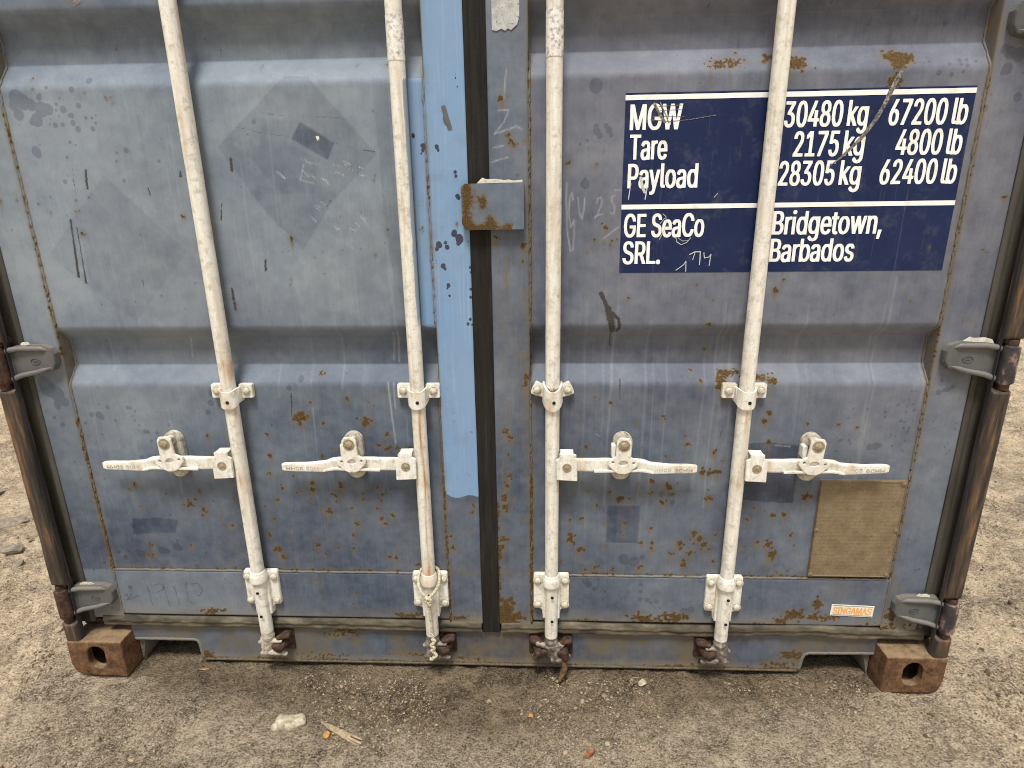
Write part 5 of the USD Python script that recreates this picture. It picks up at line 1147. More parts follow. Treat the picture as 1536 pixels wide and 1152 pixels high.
    obj("handle_rib", loft(smooth_stations(rb)), M_CREAM, rod, 40, pv(wash=0.15))
    # small raised lettering near the bar's free end
    xa, xb = sorted((X(0.252), X(0.293)))
    xc, xd = sorted((X(0.302), X(0.345)))
    words = ("HH05", "50HH")
    for (p0, p1), wd in zip(sorted([(xa, xb), (xc, xd)]), words):
        L = condensed(wd, p0, p1, 0.6550 + 0.6 * dr, 0.0085, 0.0, False)
        obj("lettering", cat(*[prism(gm, 0.0084, 0.0098, 0.0, 1) for gm in getattr(L, "geoms", [L])]), M_CREAM_WORN, rod, False)
    # catch: backing plate on the door, pivoted flap in front of the handle
    cx = X(0.174)
    tilt = 0.010 * s
    back = affinity.rotate(stadium(cx, 0.620, 0.746, 0.024), -2.0 * s, origin=(cx, 0.68))
    obj("catch_plate", prism(back, FACE - 0.014, FACE + 0.003, 0.003, 3), M_CREAM_WORN, rod, 40)
    obj("catch_post", cat(box(cx - 0.010, cx + 0.010, 0.003, FACE - 0.010, 0.716, 0.738, 0.003), box(cx - 0.013, cx + 0.013, 0.006, FACE - 0.010, 0.645, 0.6555, 0.003)), M_CREAM_WORN, rod, 40)
    flap = sg.Polygon([(cx - 0.018, 0.737), (cx - 0.012, 0.746), (cx + 0.012, 0.746), (cx + 0.018, 0.737), (cx + 0.0185, 0.697), (cx + 0.038, 0.687), (cx + 0.036, 0.675), (cx + 0.018, 0.656), (cx + 0.006, 0.6515), (cx - 0.010, 0.6525), (cx - 0.020, 0.658), (cx - 0.037, 0.676), (cx - 0.037, 0.686), (cx - 0.0185, 0.697)]).buffer(0.004).buffer(-0.008).buffer(0.004)
    slot = affinity.rotate(affinity.scale(sg.Point(cx + 0.001, 0.681).buffer(0.0105), 1.0, 0.58), 8)
    flap = flap.difference(slot).difference(sg.Point(cx - 0.024, 0.6825).buffer(0.003)).difference(sg.Point(cx + 0.026, 0.6825).buffer(0.0028))
    flap = affinity.rotate(flap, (-5 if k in (0, 3) else -2) * s, origin=(cx, 0.726))
    obj("catch_flap", prism(flap, -0.0025, 0.0035, 0.002, 3), M_CREAM, rod, 40, pv(wash=0.6 * wr, rust=0.4 * wr))
    obj("catch_pin", bolt_head(cx, -0.0022, 0.7275, 0.0108, 0.0060, k != 2), M_BOLT_BROWN, rod, 40)
    obj("bolt", bolt_head(cx + 0.002, FACE - 0.0137, 0.6352, 0.0095, 0.006), M_BOLT, rod, 40)
    tab = cx - 0.0235
    obj("catch_tab", box(tab - 0.005, tab + 0.006, 0.012, 0.034, 0.690, 0.722, 0.002), M_CREAM, rod, 40, pv())
    # cam head at the foot of the rod
    y = ROD_Y
    d = 1 if k in (0, 1) else -1
    parts = [lathe_z([(0.0, 0.150), (0.0165, 0.150), (0.0170, 0.140), (0.0185, 0.134), (0.0175, 0.127), (0.0150, 0.124), (0.0, 0.124)], x, y, 24)]
    parts.append(hull_spheres([(x - d * 0.010, y - 0.004, 0.124, 0.011), (x + d * 0.010, y, 0.122, 0.010), (x - d * 0.012, y - 0.004, 0.082, 0.010), (x + d * 0.006, y + 0.006, 0.084, 0.009)]))
    parts.append(hull_spheres([(x - d * 0.016, y - 0.006, 0.117, 0.0075), (x - d * 0.024, y - 0.003, 0.112, 0.0060), (x - d * 0.006, y, 0.112, 0.007)]))
    parts.append(hull_spheres([(x - d * 0.016, y - 0.006, 0.080, 0.0080), (x - d * 0.022, y - 0.003, 0.074, 0.0065), (x - d * 0.002, y, 0.078, 0.008)]))
    parts.append(hull_spheres([(x + d * 0.004, y - 0.004, 0.120, 0.0080), (x + d * 0.034, y - 0.002, 0.116, 0.0058)]))
    parts.append(hull_spheres([(x + d * 0.004, y - 0.002, 0.078, 0.0085), (x + d * 0.042, y + 0.002, 0.070, 0.0062)]))
    if k == 2:
        parts = parts[:2] + [hull_spheres([(x - 0.004, y - 0.006, 0.118, 0.009), (x - 0.036, y - 0.004, 0.124, 0.0075)]), hull_spheres([(x - 0.030, y - 0.002, 0.084, 0.005), (x - 0.046, y, 0.080, 0.0075)]),
                             hull_spheres([(x + 0.002, y - 0.008, 0.118, 0.012), (x + 0.028, y - 0.002, 0.120, 0.009), (x + 0.016, y - 0.006, 0.108, 0.008)]), hull_spheres([(x + 0.006, y - 0.006, 0.074, 0.0085), (x + 0.046, y - 0.002, 0.072, 0.0080), (x + 0.050, y, 0.082, 0.006)])]
    u = to_m3(parts[0])
    for q in parts[1:]:
        u = u + to_m3(q)
    u = u.refine_to_length(0.004)
    obj("cam_head", rough_up(u, 0.0012, 90.0, k), M_STEEL_DARK if k else M_CREAM_WORN, rod, 45)
    return rod


RODS = [lock_rod(0, -0.6385, -1, "flat", "leftmost lock rod of the left door"), lock_rod(1, -0.1690, -1, "flat", "lock rod of the left door streaked with rust", "rust"),
        lock_rod(2, 0.1605, 1, "raised", "left lock rod of the right door, its bracket ears raised"), lock_rod(3, 0.6215, 1, "flat", "rightmost lock rod, crossing the navy weight panel")]

for k, x in enumerate((-0.6385, -0.1690, 0.1605, 0.6215)):
    sides = (1,) if k in (0, 1) else ((-1, 1) if k == 2 else (-1,))
    for d in sides:
        y1 = SILL + 0.001
        parts = [hull_spheres([(x + d * 0.006, y1, 0.130, 0.006), (x + d * 0.056, y1, 0.126, 0.006), (x + d * 0.004, y1, 0.064, 0.006), (x + d * 0.056, y1, 0.068, 0.006)]),
                 hull_spheres([(x + d * 0.018, 0.022, 0.100, 0.011), (x + d * 0.034, 0.020, 0.098, 0.012), (x + d * 0.022, y1, 0.098, 0.014), (x + d * 0.040, y1, 0.098, 0.015), (x + d * 0.026, 0.024, 0.088, 0.011)]),
                 hull_spheres([(x + d * 0.030, 0.024, 0.126, 0.0075), (x + d * 0.052, 0.034, 0.124, 0.008), (x + d * 0.050, y1, 0.120, 0.010)])]
        if k == 2:
            parts.append(hull_spheres([(x + d * 0.036, 0.014, 0.104, 0.012), (x + d * 0.040, 0.014, 0.086, 0.011)]))
        u = to_m3(parts[0])
        for q in parts[1:]:
            u = u + to_m3(q)
        kp = obj("cam_keeper", rough_up(u.refine_to_length(0.004), 0.0016, 80.0, 7 + k), M_RUST_DARK, BOX, 45)
    if k == 2:
        q = resample([(x + 0.036, 0.016, 0.072), (x + 0.038, 0.010, 0.052), (x + 0.030, 0.004, 0.034), (x + 0.024, 0.000, 0.020)], 0.004)
        obj("broken_bolt", rough_up(tube(q, np.interp(np.linspace(0, 1, len(q)), [0, 0.5, 1], [0.006, 0.009, 0.005]), 9), 0.002, 120.0, 2), M_RUST, kp, 40)

# ---------------------------------------------------------------- block that bridges the two doors
bx = sg.Polygon([(-0.0445, 1.252), (-0.036, 1.2385), (0.0945, 1.2395), (0.0955, 1.336), (0.089, 1.338), (-0.036, 1.338), (-0.0445, 1.330)])
_e = trimesh.creation.extrude_polygon(bx, 0.022, engine="earcut")
_e = trimesh.Trimesh(np.stack([_e.vertices[:, 0], 0.0275 + 0.022 - _e.vertices[:, 2] - 0.001, _e.vertices[:, 1]], 1), _e.faces, process=True)


def block_fields(v, n):
    x, z = v[:, 0], v[:, 2]
    nn = meshkit.fbm(np.stack([x * 60, z * 40, 0 * x], -1), 3, 4)
    r = np.clip(0.62 * np.exp(-((x + 0.034) / 0.022) ** 2) + 0.68 * np.exp(-((z - 1.243) / 0.012) ** 2) * (x < 0.07) + 0.75 * np.exp(-(((x - 0.004) / 0.012) ** 2 + ((z - 1.298) / 0.02) ** 2)) + 0.7 * np.exp(-(((x - 0.022) / 0.014) ** 2 + ((z - 1.262) / 0.016) ** 2)) + 0.5 * np.exp(-((x - 0.0945) / 0.003) ** 2), 0, 1)
    o = 0 * x
    return {"fa": np.stack([r + 0.5 * (nn - 0.5), o, o], 1), "fb": np.stack([np.clip(r, 0, 1) * 0.9, o, o + 0.5], 1), "fc": np.stack([o, o, o], 1)}


LB = obj("lock_block", to_m3(_e).refine_to_length(0.004), M_PAINT, BOX, 35, block_fields, "square steel block bridging both doors, rust along its left and lower edges")
fl = sg.Polygon([(-0.010, 1.3385), (-0.002, 1.3465), (0.003, 1.3505), (0.010, 1.3475), (0.035, 1.3475), (0.052, 1.3445), (0.060, 1.346), (0.070, 1.3435), (0.0915, 1.3450), (0.0915, 1.3395)])
obj("paint_flake", prism(fl, 0.0385, 0.0398, 0.0, 1), M_FLAKE, LB, False)

# ---------------------------------------------------------------- navy weight panel with its lettering
def on_panel(x0, x1, z0, z1, off, step=0.006):
    xs, zz = np.linspace(x0, x1, max(2, int((x1 - x0) / step))), np.linspace(z0, z1, max(2, int((z1 - z0) / step)))
    X, Z = np.meshgrid(xs, zz)
    return grid(np.stack([X, PANEL + dent(X, Z) - off, Z], -1))


def flat_on_panel(shape, off, door_face=None):
    ms = []
    for gm in getattr(shape, "geoms", [shape]):
        v2, f = trimesh.creation.triangulate_polygon(gm, engine="earcut")
        ms.append(trimesh.Trimesh(np.column_stack([v2[:, 0], np.zeros(len(v2)), v2[:, 1]]), f, process=False))
    m = trimesh.util.concatenate(ms)
    v = m.vertices.copy()
    v[:, 1] = (PANEL + dent(v[:, 0], v[:, 2]) if door_face is None else door_face) - off
    f = m.faces
    nn = np.cross(v[f[0, 1]] - v[f[0, 0]], v[f[0, 2]] - v[f[0, 0]])
    return trimesh.Trimesh(v, f[:, ::-1] if nn[1] > 0 else f, process=False)


WP = obj("weight_panel", on_panel(0.3125, 1.0360, 1.1375, 1.5165, 0.0006, 0.003), M_NAVY, BOX, True, front_fields, "navy blue weight panel with white lettering on the right door")
for z0, z1 in ((1.5025, 1.5125), (1.2785, 1.2885)):
    obj("stripe", on_panel(0.3125, 1.0360, z0, z1, 0.0009), M_WHITE, WP, True)
CAP = 0.0500
for txt, x0, x1, z0 in (("MGW", .3235, .435, 1.4435), ("Tare", .325, .407, 1.3835), ("Payload", .3235, .4765, 1.3240),
                        ("30480", .6495, .7705, 1.4435), ("kg", .7805, .8230, 1.4435), ("67200", .8660, .9850, 1.4435), ("lb", .9960, 1.0275, 1.4435),
                        ("2175", .6750, .7710, 1.3840), ("kg", .7805, .8245, 1.3840), ("4800", .8900, .9860, 1.3840), ("lb", .9960, 1.0275, 1.3840),
                        ("28305", .6500, .7705, 1.3245), ("kg", .7805, .8260, 1.3245), ("62400", .8665, .9860, 1.3245), ("lb", .9960, 1.0280, 1.3245),
                        ("GE", .3195, .3690, 1.2180), ("SeaCo", .3810, .4985, 1.2180), ("SRL.", .3190, .4045, 1.1580), ("Bridgetown,", .6480, .8890, 1.2205), ("Barbados", .6490, .8360, 1.1605)):
    obj("lettering", flat_on_panel(condensed(txt, x0, x1, z0, CAP, 0.0016), 0.0010), M_WHITE, WP, False)
# the long scrape across it, and a scrape through the top line
scr = sg.Polygon([(0.892, 1.568), (0.881, 1.545), (0.872, 1.520), (0.860, 1.490), (0.845, 1.455), (0.819, 1.417), (0.786, 1.384), (0.751, 1.358), (0.781, 1.3865), (0.810, 1.4185), (0.832, 1.450), (0.848, 1.482), (0.858, 1.512), (0.872, 1.548)])
obj("scrape", flat_on_panel(scr.intersection(sg.box(0.7, 1.0, 1.3, 1.548)), 0.0013), M_SCRATCH, WP, False)
for pts, w in (([(0.374, 1.494), (0.387, 1.472), (0.398, 1.458)], 0.0028), ([(0.386, 1.497), (0.397, 1.476), (0.407, 1.456)], 0.0011), ([(0.366, 1.463), (0.410, 1.459), (0.45, 1.462), (0.505, 1.470)], 0.0006), ([(0.372, 1.470), (0.44, 1.468)], 0.0005), ([(0.384, 1.489), (0.43, 1.491)], 0.0006), ([(0.387, 1.481), (0.432, 1.482)], 0.0005)):
    obj("scrape", flat_on_panel(sg.LineString(pts).buffer(w, quad_segs=3), 0.0014), M_SCRATCH, WP, False)
# chalk marks written by hand on the panel
for pts, w in (([(0.405, 1.268), (0.412, 1.262), (0.413, 1.245), (0.408, 1.228), (0.400, 1.212)], .0006), ([(0.400, 1.247), (0.409, 1.258)], .0006), ([(0.436, 1.218), (0.440, 1.206), (0.450, 1.200), (0.462, 1.205), (0.470, 1.215)], .0007), ([(0.442, 1.215), (0.452, 1.208), (0.464, 1.209)], .0005),
               ([(0.442, 1.143), (0.458, 1.155), (0.463, 1.163), (0.464, 1.140)], .0009), ([(0.470, 1.178), (0.482, 1.184), (0.494, 1.184), (0.494, 1.155)], .0011), ([(0.482, 1.182), (0.478, 1.166)], .0008), ([(0.502, 1.182), (0.504, 1.170), (0.514, 1.172), (0.518, 1.178), (0.516, 1.153)], .0009),
               ([(0.331, 1.333), (0.327, 1.300)], .0010), ([(0.367, 1.325), (0.364, 1.300)], .0012), ([(0.352, 1.345), (0.357, 1.325), (0.362, 1.315)], .0030), ([(0.515, 1.302), (0.522, 1.310)], .0006)):
    obj("chalk_stroke", flat_on_panel(sg.LineString(pts).buffer(w, quad_segs=3), 0.0013), M_CHALK, WP, False)

# ---------------------------------------------------------------- scraps of tape and flecks
gt = sg.Polygon([(-0.083, 1.498), (-0.074, 1.500), (-0.0605, 1.4525), (-0.070, 1.4505), (-0.073, 1.461), (-0.077, 1.463), (-0.080, 1.472), (-0.079, 1.482)])
obj("tape_scrap", flat_on_panel(gt, 0.0012, FACE), plain_material("dark_grey_tape", [(0.3, (0.085, 0.085, 0.088)), (0.7, (0.11, 0.11, 0.112))], 60.0, 0.6, 0.1), BOX, False, None, "narrow dark grey tape remnant on the light blue edge")
tp = sg.Polygon([(0.0305, 1.80), (0.0885, 1.80), (0.0875, 1.664), (0.083, 1.650), (0.070, 1.640), (0.064, 1.6435), (0.058, 1.639), (0.050, 1.643), (0.040, 1.639), (0.0305, 1.641)])
obj("tape_scrap", flat_on_panel(tp, 0.0014, FACE), M_GREYTAPE, BOX, False, None, "torn silver grey tape at the top of the right door's inner edge")
obj("paint_fleck", flat_on_panel(sg.Polygon([(-0.366, 1.443), (-0.359, 1.444), (-0.358, 1.437), (-0.361, 1.437), (-0.3605, 1.434), (-0.3635, 1.4345)]), 0.0005), M_FLAKE, BOX, False)
obj("paint_fleck", flat_on_panel(sg.Polygon([(-0.8695, 1.75), (-0.826, 1.75), (-0.840, 1.715), (-0.855, 1.7075), (-0.866, 1.718)]), 0.0006), M_SCRATCH, BOX, False)

# ---------------------------------------------------------------- data plate and maker's sticker
pp = sg.Polygon([(0.838, 0.338), (1.047, 0.338), (1.0485, 0.617), (0.8365, 0.617)])
CP = obj("data_plate", prism(pp, PANEL - 0.0085, PANEL + 0.002, 0.0012, 2), M_PLATE, BOX, 40, None, "tan tarnished metal data plate with worn print")
for pts in ([(0.840, 0.3405), (1.045, 0.3405)], [(0.8385, 0.6145), (1.046, 0.6145)], [(0.840, 0.3405), (0.8385, 0.6145)], [(1.045, 0.3405), (1.0460, 0.6145)]):
    q = resample([(a, PANEL - 0.0086, b) for a, b in pts], 0.02)
    obj("rim", tube(q, 0.0016, 6), M_PLATE, CP, True)
for x, z in ((0.844, 0.346), (1.039, 0.346), (0.844, 0.609), (1.040, 0.609), (0.8425, 0.478), (1.041, 0.478)):
    obj("rivet", bolt_head(x, PANEL - 0.0084, z, 0.0052, 0.0034), M_PLATE, CP, 40)
ST = obj("maker_sticker", prism(affinity.rotate(sg.box(0.913, 0.2135, 1.0255, 0.2480), -2.2), FACE - 0.0019, FACE - 0.0008, 0.0, 1), M_STICKER, BOX, False, None, "small cream sticker with orange capitals on the right door's bottom rail")
L = affinity.rotate(condensed("SINGAMAS", 0.9185, 1.0205, 0.2200, 0.0205, 0.0009), -2.2, origin=(0.9693, 0.2308))
obj("lettering", flat_on_panel(L, 0.0023, FACE), M_ORANGE, ST, False)
for z in (0.2165, 0.2450):
    q = affinity.rotate(sg.box(0.916, z - 0.0006, 1.0225, z + 0.0006), -2.2, origin=(0.9693, 0.2308))
    obj("border_line", flat_on_panel(q, 0.0022, FACE), M_OVERBLUE, ST, False)

# ---------------------------------------------------------------- the rest of the box behind the doors
for s in (-1, 1):
    ys = np.arange(0.19, 5.9, 0.01)
    ph = (ys * 1000 % 278)
    xo = s * (1.212 - 0.036 * np.interp(ph, [0, 70, 110, 180, 220, 278], [0, 0, 1, 1, 0, 0]))
    zz = np.array([0.14, 2.46])
    P = np.stack([np.broadcast_to(xo[:, None], (len(ys), 2)), np.broadcast_to(ys[:, None], (len(ys), 2)), np.broadcast_to(zz[None], (len(ys), 2))], -1)
    obj("side_wall", grid(P, flip=s < 0), M_PAINT, BOX, False, flat_fields(fade=0.4, dust=0.1))
    a, b = sorted((s * 1.14, s * 1.216))
    obj("side_rail", box(a, b, 0.18, 5.88, 0.03, 0.14, 0.004), M_PAINT, BOX, 35, flat_fields(fade=0.3, dust=0.4, rust=0.2))
    c = casting(s)
    c.apply_transform(trimesh.transformations.reflection_matrix((0, 3.029, 0), (0, 1, 0)))
    c.invert()
    obj("corner_casting", c, M_RUST, BOX, 40)
obj("roof", box(-1.19, 1.19, 0.10, 5.95, 2.555, 2.575, 0.003), M_PAINT, BOX, 35, flat_fields(fade=0.6, dust=0.3))
obj("front_wall", box(-1.19, 1.19, 5.90, 5.95, 0.10, 2.555, 0.003), M_PAINT, BOX, 35, flat_fields(fade=0.4))
obj("door_header", box(-1.185, 1.185, SILL, 0.14, 2.43, 2.56, 0.004), M_PAINT, BOX, 35, flat_fields(fade=0.5))
obj("floor", box(-1.13, 1.13, 0.16, 5.88, 0.10, 0.145, 0.003), M_DARK, BOX, 35)

# ================================================================ ground
def spread(a, b, step, far, grow=1.13, cap=None):
    """Coordinates: an even step between a and b, then growing towards +-far."""
    mid = list(np.arange(a, b, step))
    up, d = b, step
    hi = []
    while up < far:
        hi.append(up); d = min(d * grow, cap(up) if cap else 1e9); up += d
    lo, dn, d = [], a, step
    while dn > -far:
        d = min(d * grow, cap(abs(dn)) if cap else 1e9); dn -= d; lo.append(dn)
    return np.array(lo[::-1] + mid + hi)


cap = lambda q: 0.026 if q < 4.0 else 0.026 + (q - 4.0) * 0.15
gx = spread(-1.5, 1.5, 0.007, 260.0, 1.06, cap)
gy = spread(-0.38, 0.08, 0.0045, 260.0, 1.06, cap)


def ground_z(x, y):
    p = np.stack([x, y, 0 * x], -1)
    z = 0.020 * (meshkit.fbm(p * 3.0, 3, 41) - 0.5) + 0.020 * (meshkit.fbm(p * 14.0, 4, 42) - 0.5)
    rid = 1 - np.abs(2 * meshkit.fbm(p * (7.0, 11.0, 1), 4, 44) - 1)
    z = z + 0.020 * np.clip(rid - 0.86, 0, 1) * 3 * np.clip(np.abs(x) - 1.15, 0, 0.5) * 2
    z = z + 0.009 * (meshkit.fbm(p * 48.0, 3, 43) - 0.5)
    side = np.clip((np.abs(x) - 1.25) / 0.5, 0, 1)
    z = z + side * 0.020 * (meshkit.fbm(p * (13.0, 19.0, 1), 4, 48) - 0.5) * np.clip(3 - 0 * x, 0, 1)
    z = z + side * 0.055 * (meshkit.fbm(p * 2.2, 4, 45) - 0.45)
    clod = np.clip(meshkit.fbm(p * 24.0, 3, 46) - 0.60, 0, 1)
    z = z + clod * (0.03 + 0.10 * side)
    near = np.exp(-((np.abs(x) - 1.14) / 0.10) ** 2) * np.exp(-((y - 0.09) / 0.12) ** 2)       # flat under the castings
    under = np.clip((y - 0.02) / 0.05, 0, 1) * (np.abs(x) < 1.2)
    z = z * (1 - 0.85 * near) - 0.004 * near
    return np.where(under > 0, np.minimum(z, 0.012), z)


GXX, GYY = np.meshgrid(gx, gy)
GZZ = ground_z(GXX, GYY)


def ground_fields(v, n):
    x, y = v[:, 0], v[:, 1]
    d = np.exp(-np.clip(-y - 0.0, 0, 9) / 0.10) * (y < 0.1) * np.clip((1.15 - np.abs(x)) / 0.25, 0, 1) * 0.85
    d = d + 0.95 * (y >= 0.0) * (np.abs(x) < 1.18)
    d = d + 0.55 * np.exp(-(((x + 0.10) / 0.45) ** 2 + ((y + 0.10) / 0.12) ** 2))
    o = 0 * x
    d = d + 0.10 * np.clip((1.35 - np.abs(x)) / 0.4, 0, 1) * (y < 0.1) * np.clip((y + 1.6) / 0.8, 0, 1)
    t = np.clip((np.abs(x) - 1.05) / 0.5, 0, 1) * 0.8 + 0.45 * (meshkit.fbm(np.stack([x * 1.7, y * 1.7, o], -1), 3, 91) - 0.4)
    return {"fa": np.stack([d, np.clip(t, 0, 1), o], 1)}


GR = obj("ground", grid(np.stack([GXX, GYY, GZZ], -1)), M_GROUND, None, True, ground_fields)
tag(GR, "bare tan dirt yard, sandy and gritty, darker along the container's foot", kind="structure")

# ---------------------------------------------------------------- loose grit
def rock(seed, sub=1, flat=0.7, rough=0.35):
    m = trimesh.creation.icosphere(sub)
    d = meshkit.fbm(m.vertices * 1.1 + seed * 7.3, 3, seed) - 0.5
    v = m.vertices * (1 + rough * 2 * d)[:, None]
    v[:, 2] *= flat
    r = np.random.default_rng(seed)
    for _ in range(5):                                      # a few flat broken faces
        n = r.normal(size=3); n /= np.linalg.norm(n)
        h = r.uniform(0.55, 0.85)
        k = v @ n - h
        v = v - np.where(k > 0, k, 0)[:, None] * n
    m.vertices = v
    return m


PI = UsdGeom.PointInstancer.Define(stage, "/World/gravel")
tag(PI, "fine loose gravel strewn over the dirt", kind="stuff")
protos = []
UsdGeom.Scope.Define(stage, "/World/gravel/grains")
for k in range(5):
    g = obj("grain", rock(k + 1, 1, 0.65), M_PEBBLE, UsdGeom.Scope.Get(stage, "/World/gravel/grains"), False)
    protos.append(g.GetPath())
PI.CreatePrototypesRel().SetTargets(protos)
N = 60000
r = np.random.default_rng(11)
xa = np.concatenate([r.uniform(-1.5, 1.55, 34000), r.uniform(-3.4, 3.6, 26000)])
ya = np.concatenate([r.uniform(-0.40, 0.10, 34000), -0.35 + 3.2 * r.random(26000) ** 1.4])
den = meshkit.fbm(np.stack([xa * 3, ya * 3, 0 * xa], -1), 3, 77)
keep = (den > 0.40) & ~((np.abs(xa) < 1.22) & (ya > 0.03))
xa, ya = xa[keep], ya[keep]
size = 0.0009 + 0.0026 * r.random(len(xa)) ** 3 + 0.006 * (r.random(len(xa)) > 0.992) * r.random(len(xa))
size = size * np.where(np.abs(xa) > 1.3, 1.6, 1.0)
zg = ground_z(xa, ya)
PI.CreatePositionsAttr(Vt.Vec3fArray.FromNumpy(np.stack([xa, ya, zg + size * 0.25], 1).astype(np.float32)))
PI.CreateScalesAttr(Vt.Vec3fArray.FromNumpy((size[:, None] * r.uniform(0.7, 1.3, (len(xa), 3))).astype(np.float32)))
PI.CreateProtoIndicesAttr(Vt.IntArray.FromNumpy(r.integers(0, 5, len(xa)).astype(np.int32)))
ang = r.uniform(0, 2 * math.pi, len(xa))
PI.CreateOrientationsAttr(Vt.QuathArray([Gf.Quath(float(math.cos(a / 2)), 0.0, 0.0, float(math.sin(a / 2))) for a in ang]))


# ---------------------------------------------------------------- stones, wood, leaves
def gz(x, y):
    return float(ground_z(np.array([x]), np.array([y]))[0])


def lay(mesh, name, mat, x, y, rot, label, cat_, sink=0.3, group=None, smooth=35):
    m = mesh.copy()
    m.apply_transform(trimesh.transformations.rotation_matrix(rot, (0, 0, 1)))
    m.apply_translation((0, 0, -m.bounds[0][2]))
    h = m.bounds[1][2]
    p = obj(name, m, mat, None, smooth)
    UsdGeom.Xformable(p).AddTranslateOp().Set(Gf.Vec3d(x, y, gz(x, y) - sink * h))
    return tag(p, label, cat_, group)


pale = hull_spheres([(-0.034, -0.012, 0.012, 0.012), (-0.026, 0.018, 0.012, 0.011), (-0.004, 0.006, 0.014, 0.013), (-0.030, 0.0, 0.016, 0.010)])
pale2 = hull_spheres([(-0.006, 0.002, 0.013, 0.014), (0.026, 0.014, 0.014, 0.012), (0.032, 0.002, 0.010, 0.010), (0.004, -0.010, 0.008, 0.010)])
u = (to_m3(pale) + to_m3(pale2)).refine_to_length(0.004)
u = rough_up(u, 0.004, 55.0, 3)
trimesh.smoothing.filter_taubin(u, iterations=4)
lay(u, "stone", M_STONE, -0.523, -0.150, 0.10, "pale cream kidney shaped stone half sunk in the dirt left of the wood splinter", "stone", 0.42)
m = rock(21, 3, 0.8, 0.25); m.apply_scale((0.013, 0.011, 0.010))
lay(m, "stone", M_STONE, 0.415, 0.012, 0.6, "small pale pebble in front of the sill, between the two right lock rods", "stone", 0.25)
r = np.random.default_rng(5)
for i, (x, y, q, lab) in enumerate((
        (-2.15, 0.86, .050, "largest flat slab of earthy rock left of the container"),
        (-1.93, 0.62, .034, "tilted brown rock piece nearest the left post's lower hinge"),
        (-1.84, 0.54, .022, "small flat rock chip just left of the rusty post"),
        (-2.42, 1.10, .042, "flat rock slab farthest from the container, at the picture's left edge"),
        (-1.74, 0.70, .028, "narrow rock flake half hidden behind the left corner post"),
        (-1.68, 0.42, .016, "pebble sized rock chip left of the left corner casting"))):
    m = rock(30 + i, 3, 0.42, 0.4); m.apply_scale((q * r.uniform(0.9, 1.5), q, q * 0.9))
    lay(m, "rock", M_ROCK, x, y, r.uniform(-0.6, 0.6), lab, "rock", 0.30)
for i, (x, y, q, lab) in enumerate(((2.25, 1.1, .032, "biggest crumbled clod of earth on the bare dirt right of the container"),
                                    (1.80, 0.36, .014, "small dark clod right of the lower right hinge"), (1.50, 0.02, .010, "tiny clod beside the right corner casting"))):
    m = rock(60 + i, 3, 0.42, 0.4); m.apply_scale((q * 1.3, q, q))
    lay(m, "clod", M_ROCK, x, y, r.uniform(-1, 1), lab, "clod", 0.35)

# splintered piece of wood: a body and two split prongs, one continuous piece
w1 = hull_spheres([(-0.068, 0.002, 0.003, 0.0010), (-0.045, 0.0045, 0.004, 0.0030), (0.030, 0.0055, 0.005, 0.0045), (0.030, -0.0045, 0.004, 0.0040), (-0.03, -0.0035, 0.003, 0.0025)])
w2 = hull_spheres([(0.010, 0.0060, 0.005, 0.0035), (0.066, 0.0095, 0.006, 0.0022)])
w3 = hull_spheres([(0.010, -0.0020, 0.004, 0.0040), (0.070, 0.0005, 0.004, 0.0030)])
w4 = hull_spheres([(0.010, -0.0055, 0.003, 0.0028), (0.062, -0.0075, 0.003, 0.0022)])
u = (to_m3(w1) + to_m3(w2) + to_m3(w3) + to_m3(w4)).refine_to_length(0.004)
u = rough_up(u, 0.0012, 160.0, 6)
lay(u, "wood_splinter", M_WOOD, -0.381, -0.178, -0.46, "pale splintered strip of wood with split prongs lying on the dirt", "wood", 0.1, smooth=30)


def leaf(L, W, curl, seed):
    t, s_ = np.linspace(0, 1, 15), np.linspace(-1, 1, 9)
    T, S = np.meshgrid(t, s_, indexing="ij")
    wid = W * np.sin(np.pi * T ** 0.85) ** 0.9
    n = meshkit.fbm(np.stack([T * 4, S * 3, 0 * T + seed], -1), 2, seed) - 0.5
    P = np.stack([L * (T - 0.5), wid * S, 0.003 + curl * (np.abs(S) ** 1.6) * W * np.sin(np.pi * T) + curl * 0.3 * L * (T - 0.5) ** 2 + 0.006 * n], -1)
    v, f = grid(P)
    top = trimesh.Trimesh(v, f, process=False)
    bot = trimesh.Trimesh(v - (0, 0, 0.0005), f[:, ::-1], process=False)
    stem = tube([(-0.5 * L, 0, 0.003), (-0.62 * L, 0.001, 0.004), (-0.72 * L, 0.004, 0.003)], 0.0006, 6)
    return cat(top, bot, stem)


for (x, y, L, W, c, rot, mat, lab) in ((-0.413, -0.186, 0.026, 0.0085, 0.6, 1.9, M_LEAF, "small curled orange leaf beside the wood splinter"),
                                       (0.252, -0.222, 0.034, 0.0085, 0.9, 0.75, M_LEAF_BROWN, "curled reddish brown leaf near the picture's bottom edge"),
                                       (0.106, -0.112, 0.014, 0.0050, 0.5, 0.4, M_LEAF, "tiny orange leaf scrap on the dirt, in front of the second rod from the right"),
                                       (-0.846, 0.030, 0.026, 0.0030, 0.4, 0.1, M_LEAF, "thin tan leaf sliver close to the sill near the left notch")):
    lay(leaf(L, W, c, int(L * 1e4)), "dry_leaf", mat, x, y, rot, lab, "leaf", 0.0, smooth=40)
tw = tube(resample([(-0.016, -0.002, 0.002), (-0.006, 0.002, 0.004), (0.004, 0.0015, 0.003), (0.015, 0.000, 0.002)], 0.003), 0.0009, 6)
lay(tw, "twig", M_WOOD, 0.398, 0.028, 0.15, "thin pale stalk lying just behind the small pebble at the sill", "twig", 0.1)

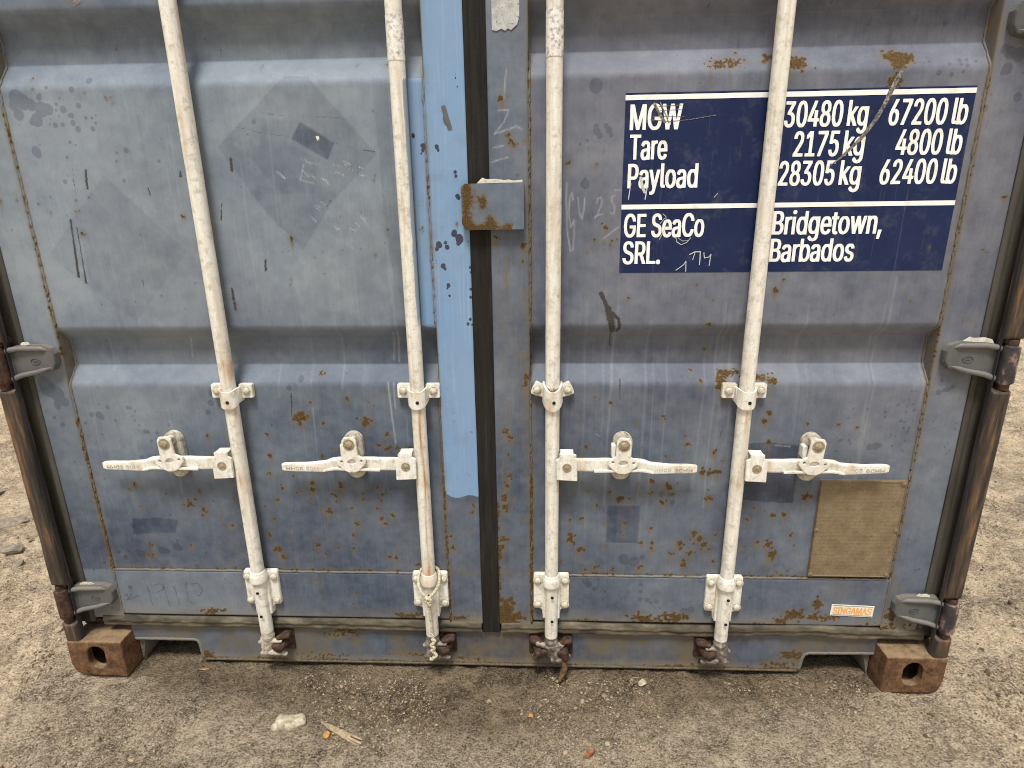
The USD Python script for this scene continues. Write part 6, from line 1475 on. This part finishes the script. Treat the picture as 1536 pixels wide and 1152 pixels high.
# ---------------------------------------------------------------- rope tied round the second rod
def rope_strand(path, r, twist, phase):
    P = resample([tuple(q) for q in path], 0.0015)
    T = np.gradient(P, axis=0); T /= np.linalg.norm(T, axis=1, keepdims=True)
    A = np.cross(T, (0, 1.0, 0.2)); A /= np.linalg.norm(A, axis=1, keepdims=True)
    B = np.cross(T, A)
    a = np.arange(len(P)) * 0.0015 / twist * 2 * math.pi + phase
    return tube(P + r * (np.cos(a)[:, None] * A + np.sin(a)[:, None] * B), r * 0.95, 7)


def curve(pts, n=60):
    from scipy.interpolate import CubicSpline
    P = np.array(pts)
    t = np.concatenate([[0], np.cumsum(np.linalg.norm(np.diff(P, axis=0), axis=1))])
    return CubicSpline(t, P)(np.linspace(0, t[-1], n))


rx = -0.1690
# the loop goes over the collar behind the rod, its two ends meet in a knot and hang down to the cam
loopL = curve([(rx - 0.004, 0.044, 0.352), (rx - 0.024, 0.036, 0.344), (rx - 0.0285, 0.020, 0.328), (rx - 0.023, 0.004, 0.310), (rx - 0.012, -0.001, 0.294), (rx + 0.001, -0.003, 0.284)])
loopR = curve([(rx + 0.004, 0.044, 0.352), (rx + 0.024, 0.036, 0.346), (rx + 0.0290, 0.020, 0.332), (rx + 0.025, 0.004, 0.314), (rx + 0.014, -0.001, 0.298), (rx + 0.001, -0.003, 0.284)])
tail = curve([(rx + 0.001, -0.004, 0.286), (rx + 0.0015, -0.004, 0.262), (rx + 0.002, -0.003, 0.230), (rx + 0.0035, -0.001, 0.200), (rx + 0.004, 0.000, 0.170), (rx + 0.007, -0.002, 0.150), (rx + 0.006, -0.004, 0.128), (rx + 0.008, -0.006, 0.108), (rx + 0.003, -0.006, 0.090), (rx - 0.006, 0.000, 0.086)], 90)
tail2 = curve([(rx + 0.003, -0.0075, 0.156), (rx + 0.009, -0.008, 0.146), (rx + 0.001, -0.010, 0.138), (rx + 0.009, -0.010, 0.130), (rx + 0.002, -0.009, 0.122), (rx + 0.010, -0.010, 0.112), (rx + 0.006, -0.010, 0.098)], 70)
knot = curve([(rx - 0.005, -0.006, 0.290), (rx + 0.001, -0.010, 0.286), (rx + 0.007, -0.006, 0.281), (rx + 0.002, -0.009, 0.276), (rx - 0.005, -0.006, 0.279), (rx + 0.001, -0.009, 0.272), (rx + 0.005, -0.006, 0.266)], 50)
ROPE = obj("rope", cat(*[rope_strand(q, 0.0024, 0.012, ph) for q in (loopL, loopR, tail, tail2, knot) for ph in (0, math.pi)]), M_ROPE, None, True)
tag(ROPE, "frayed cream rope knotted round the foot of the rust streaked lock rod", "rope")
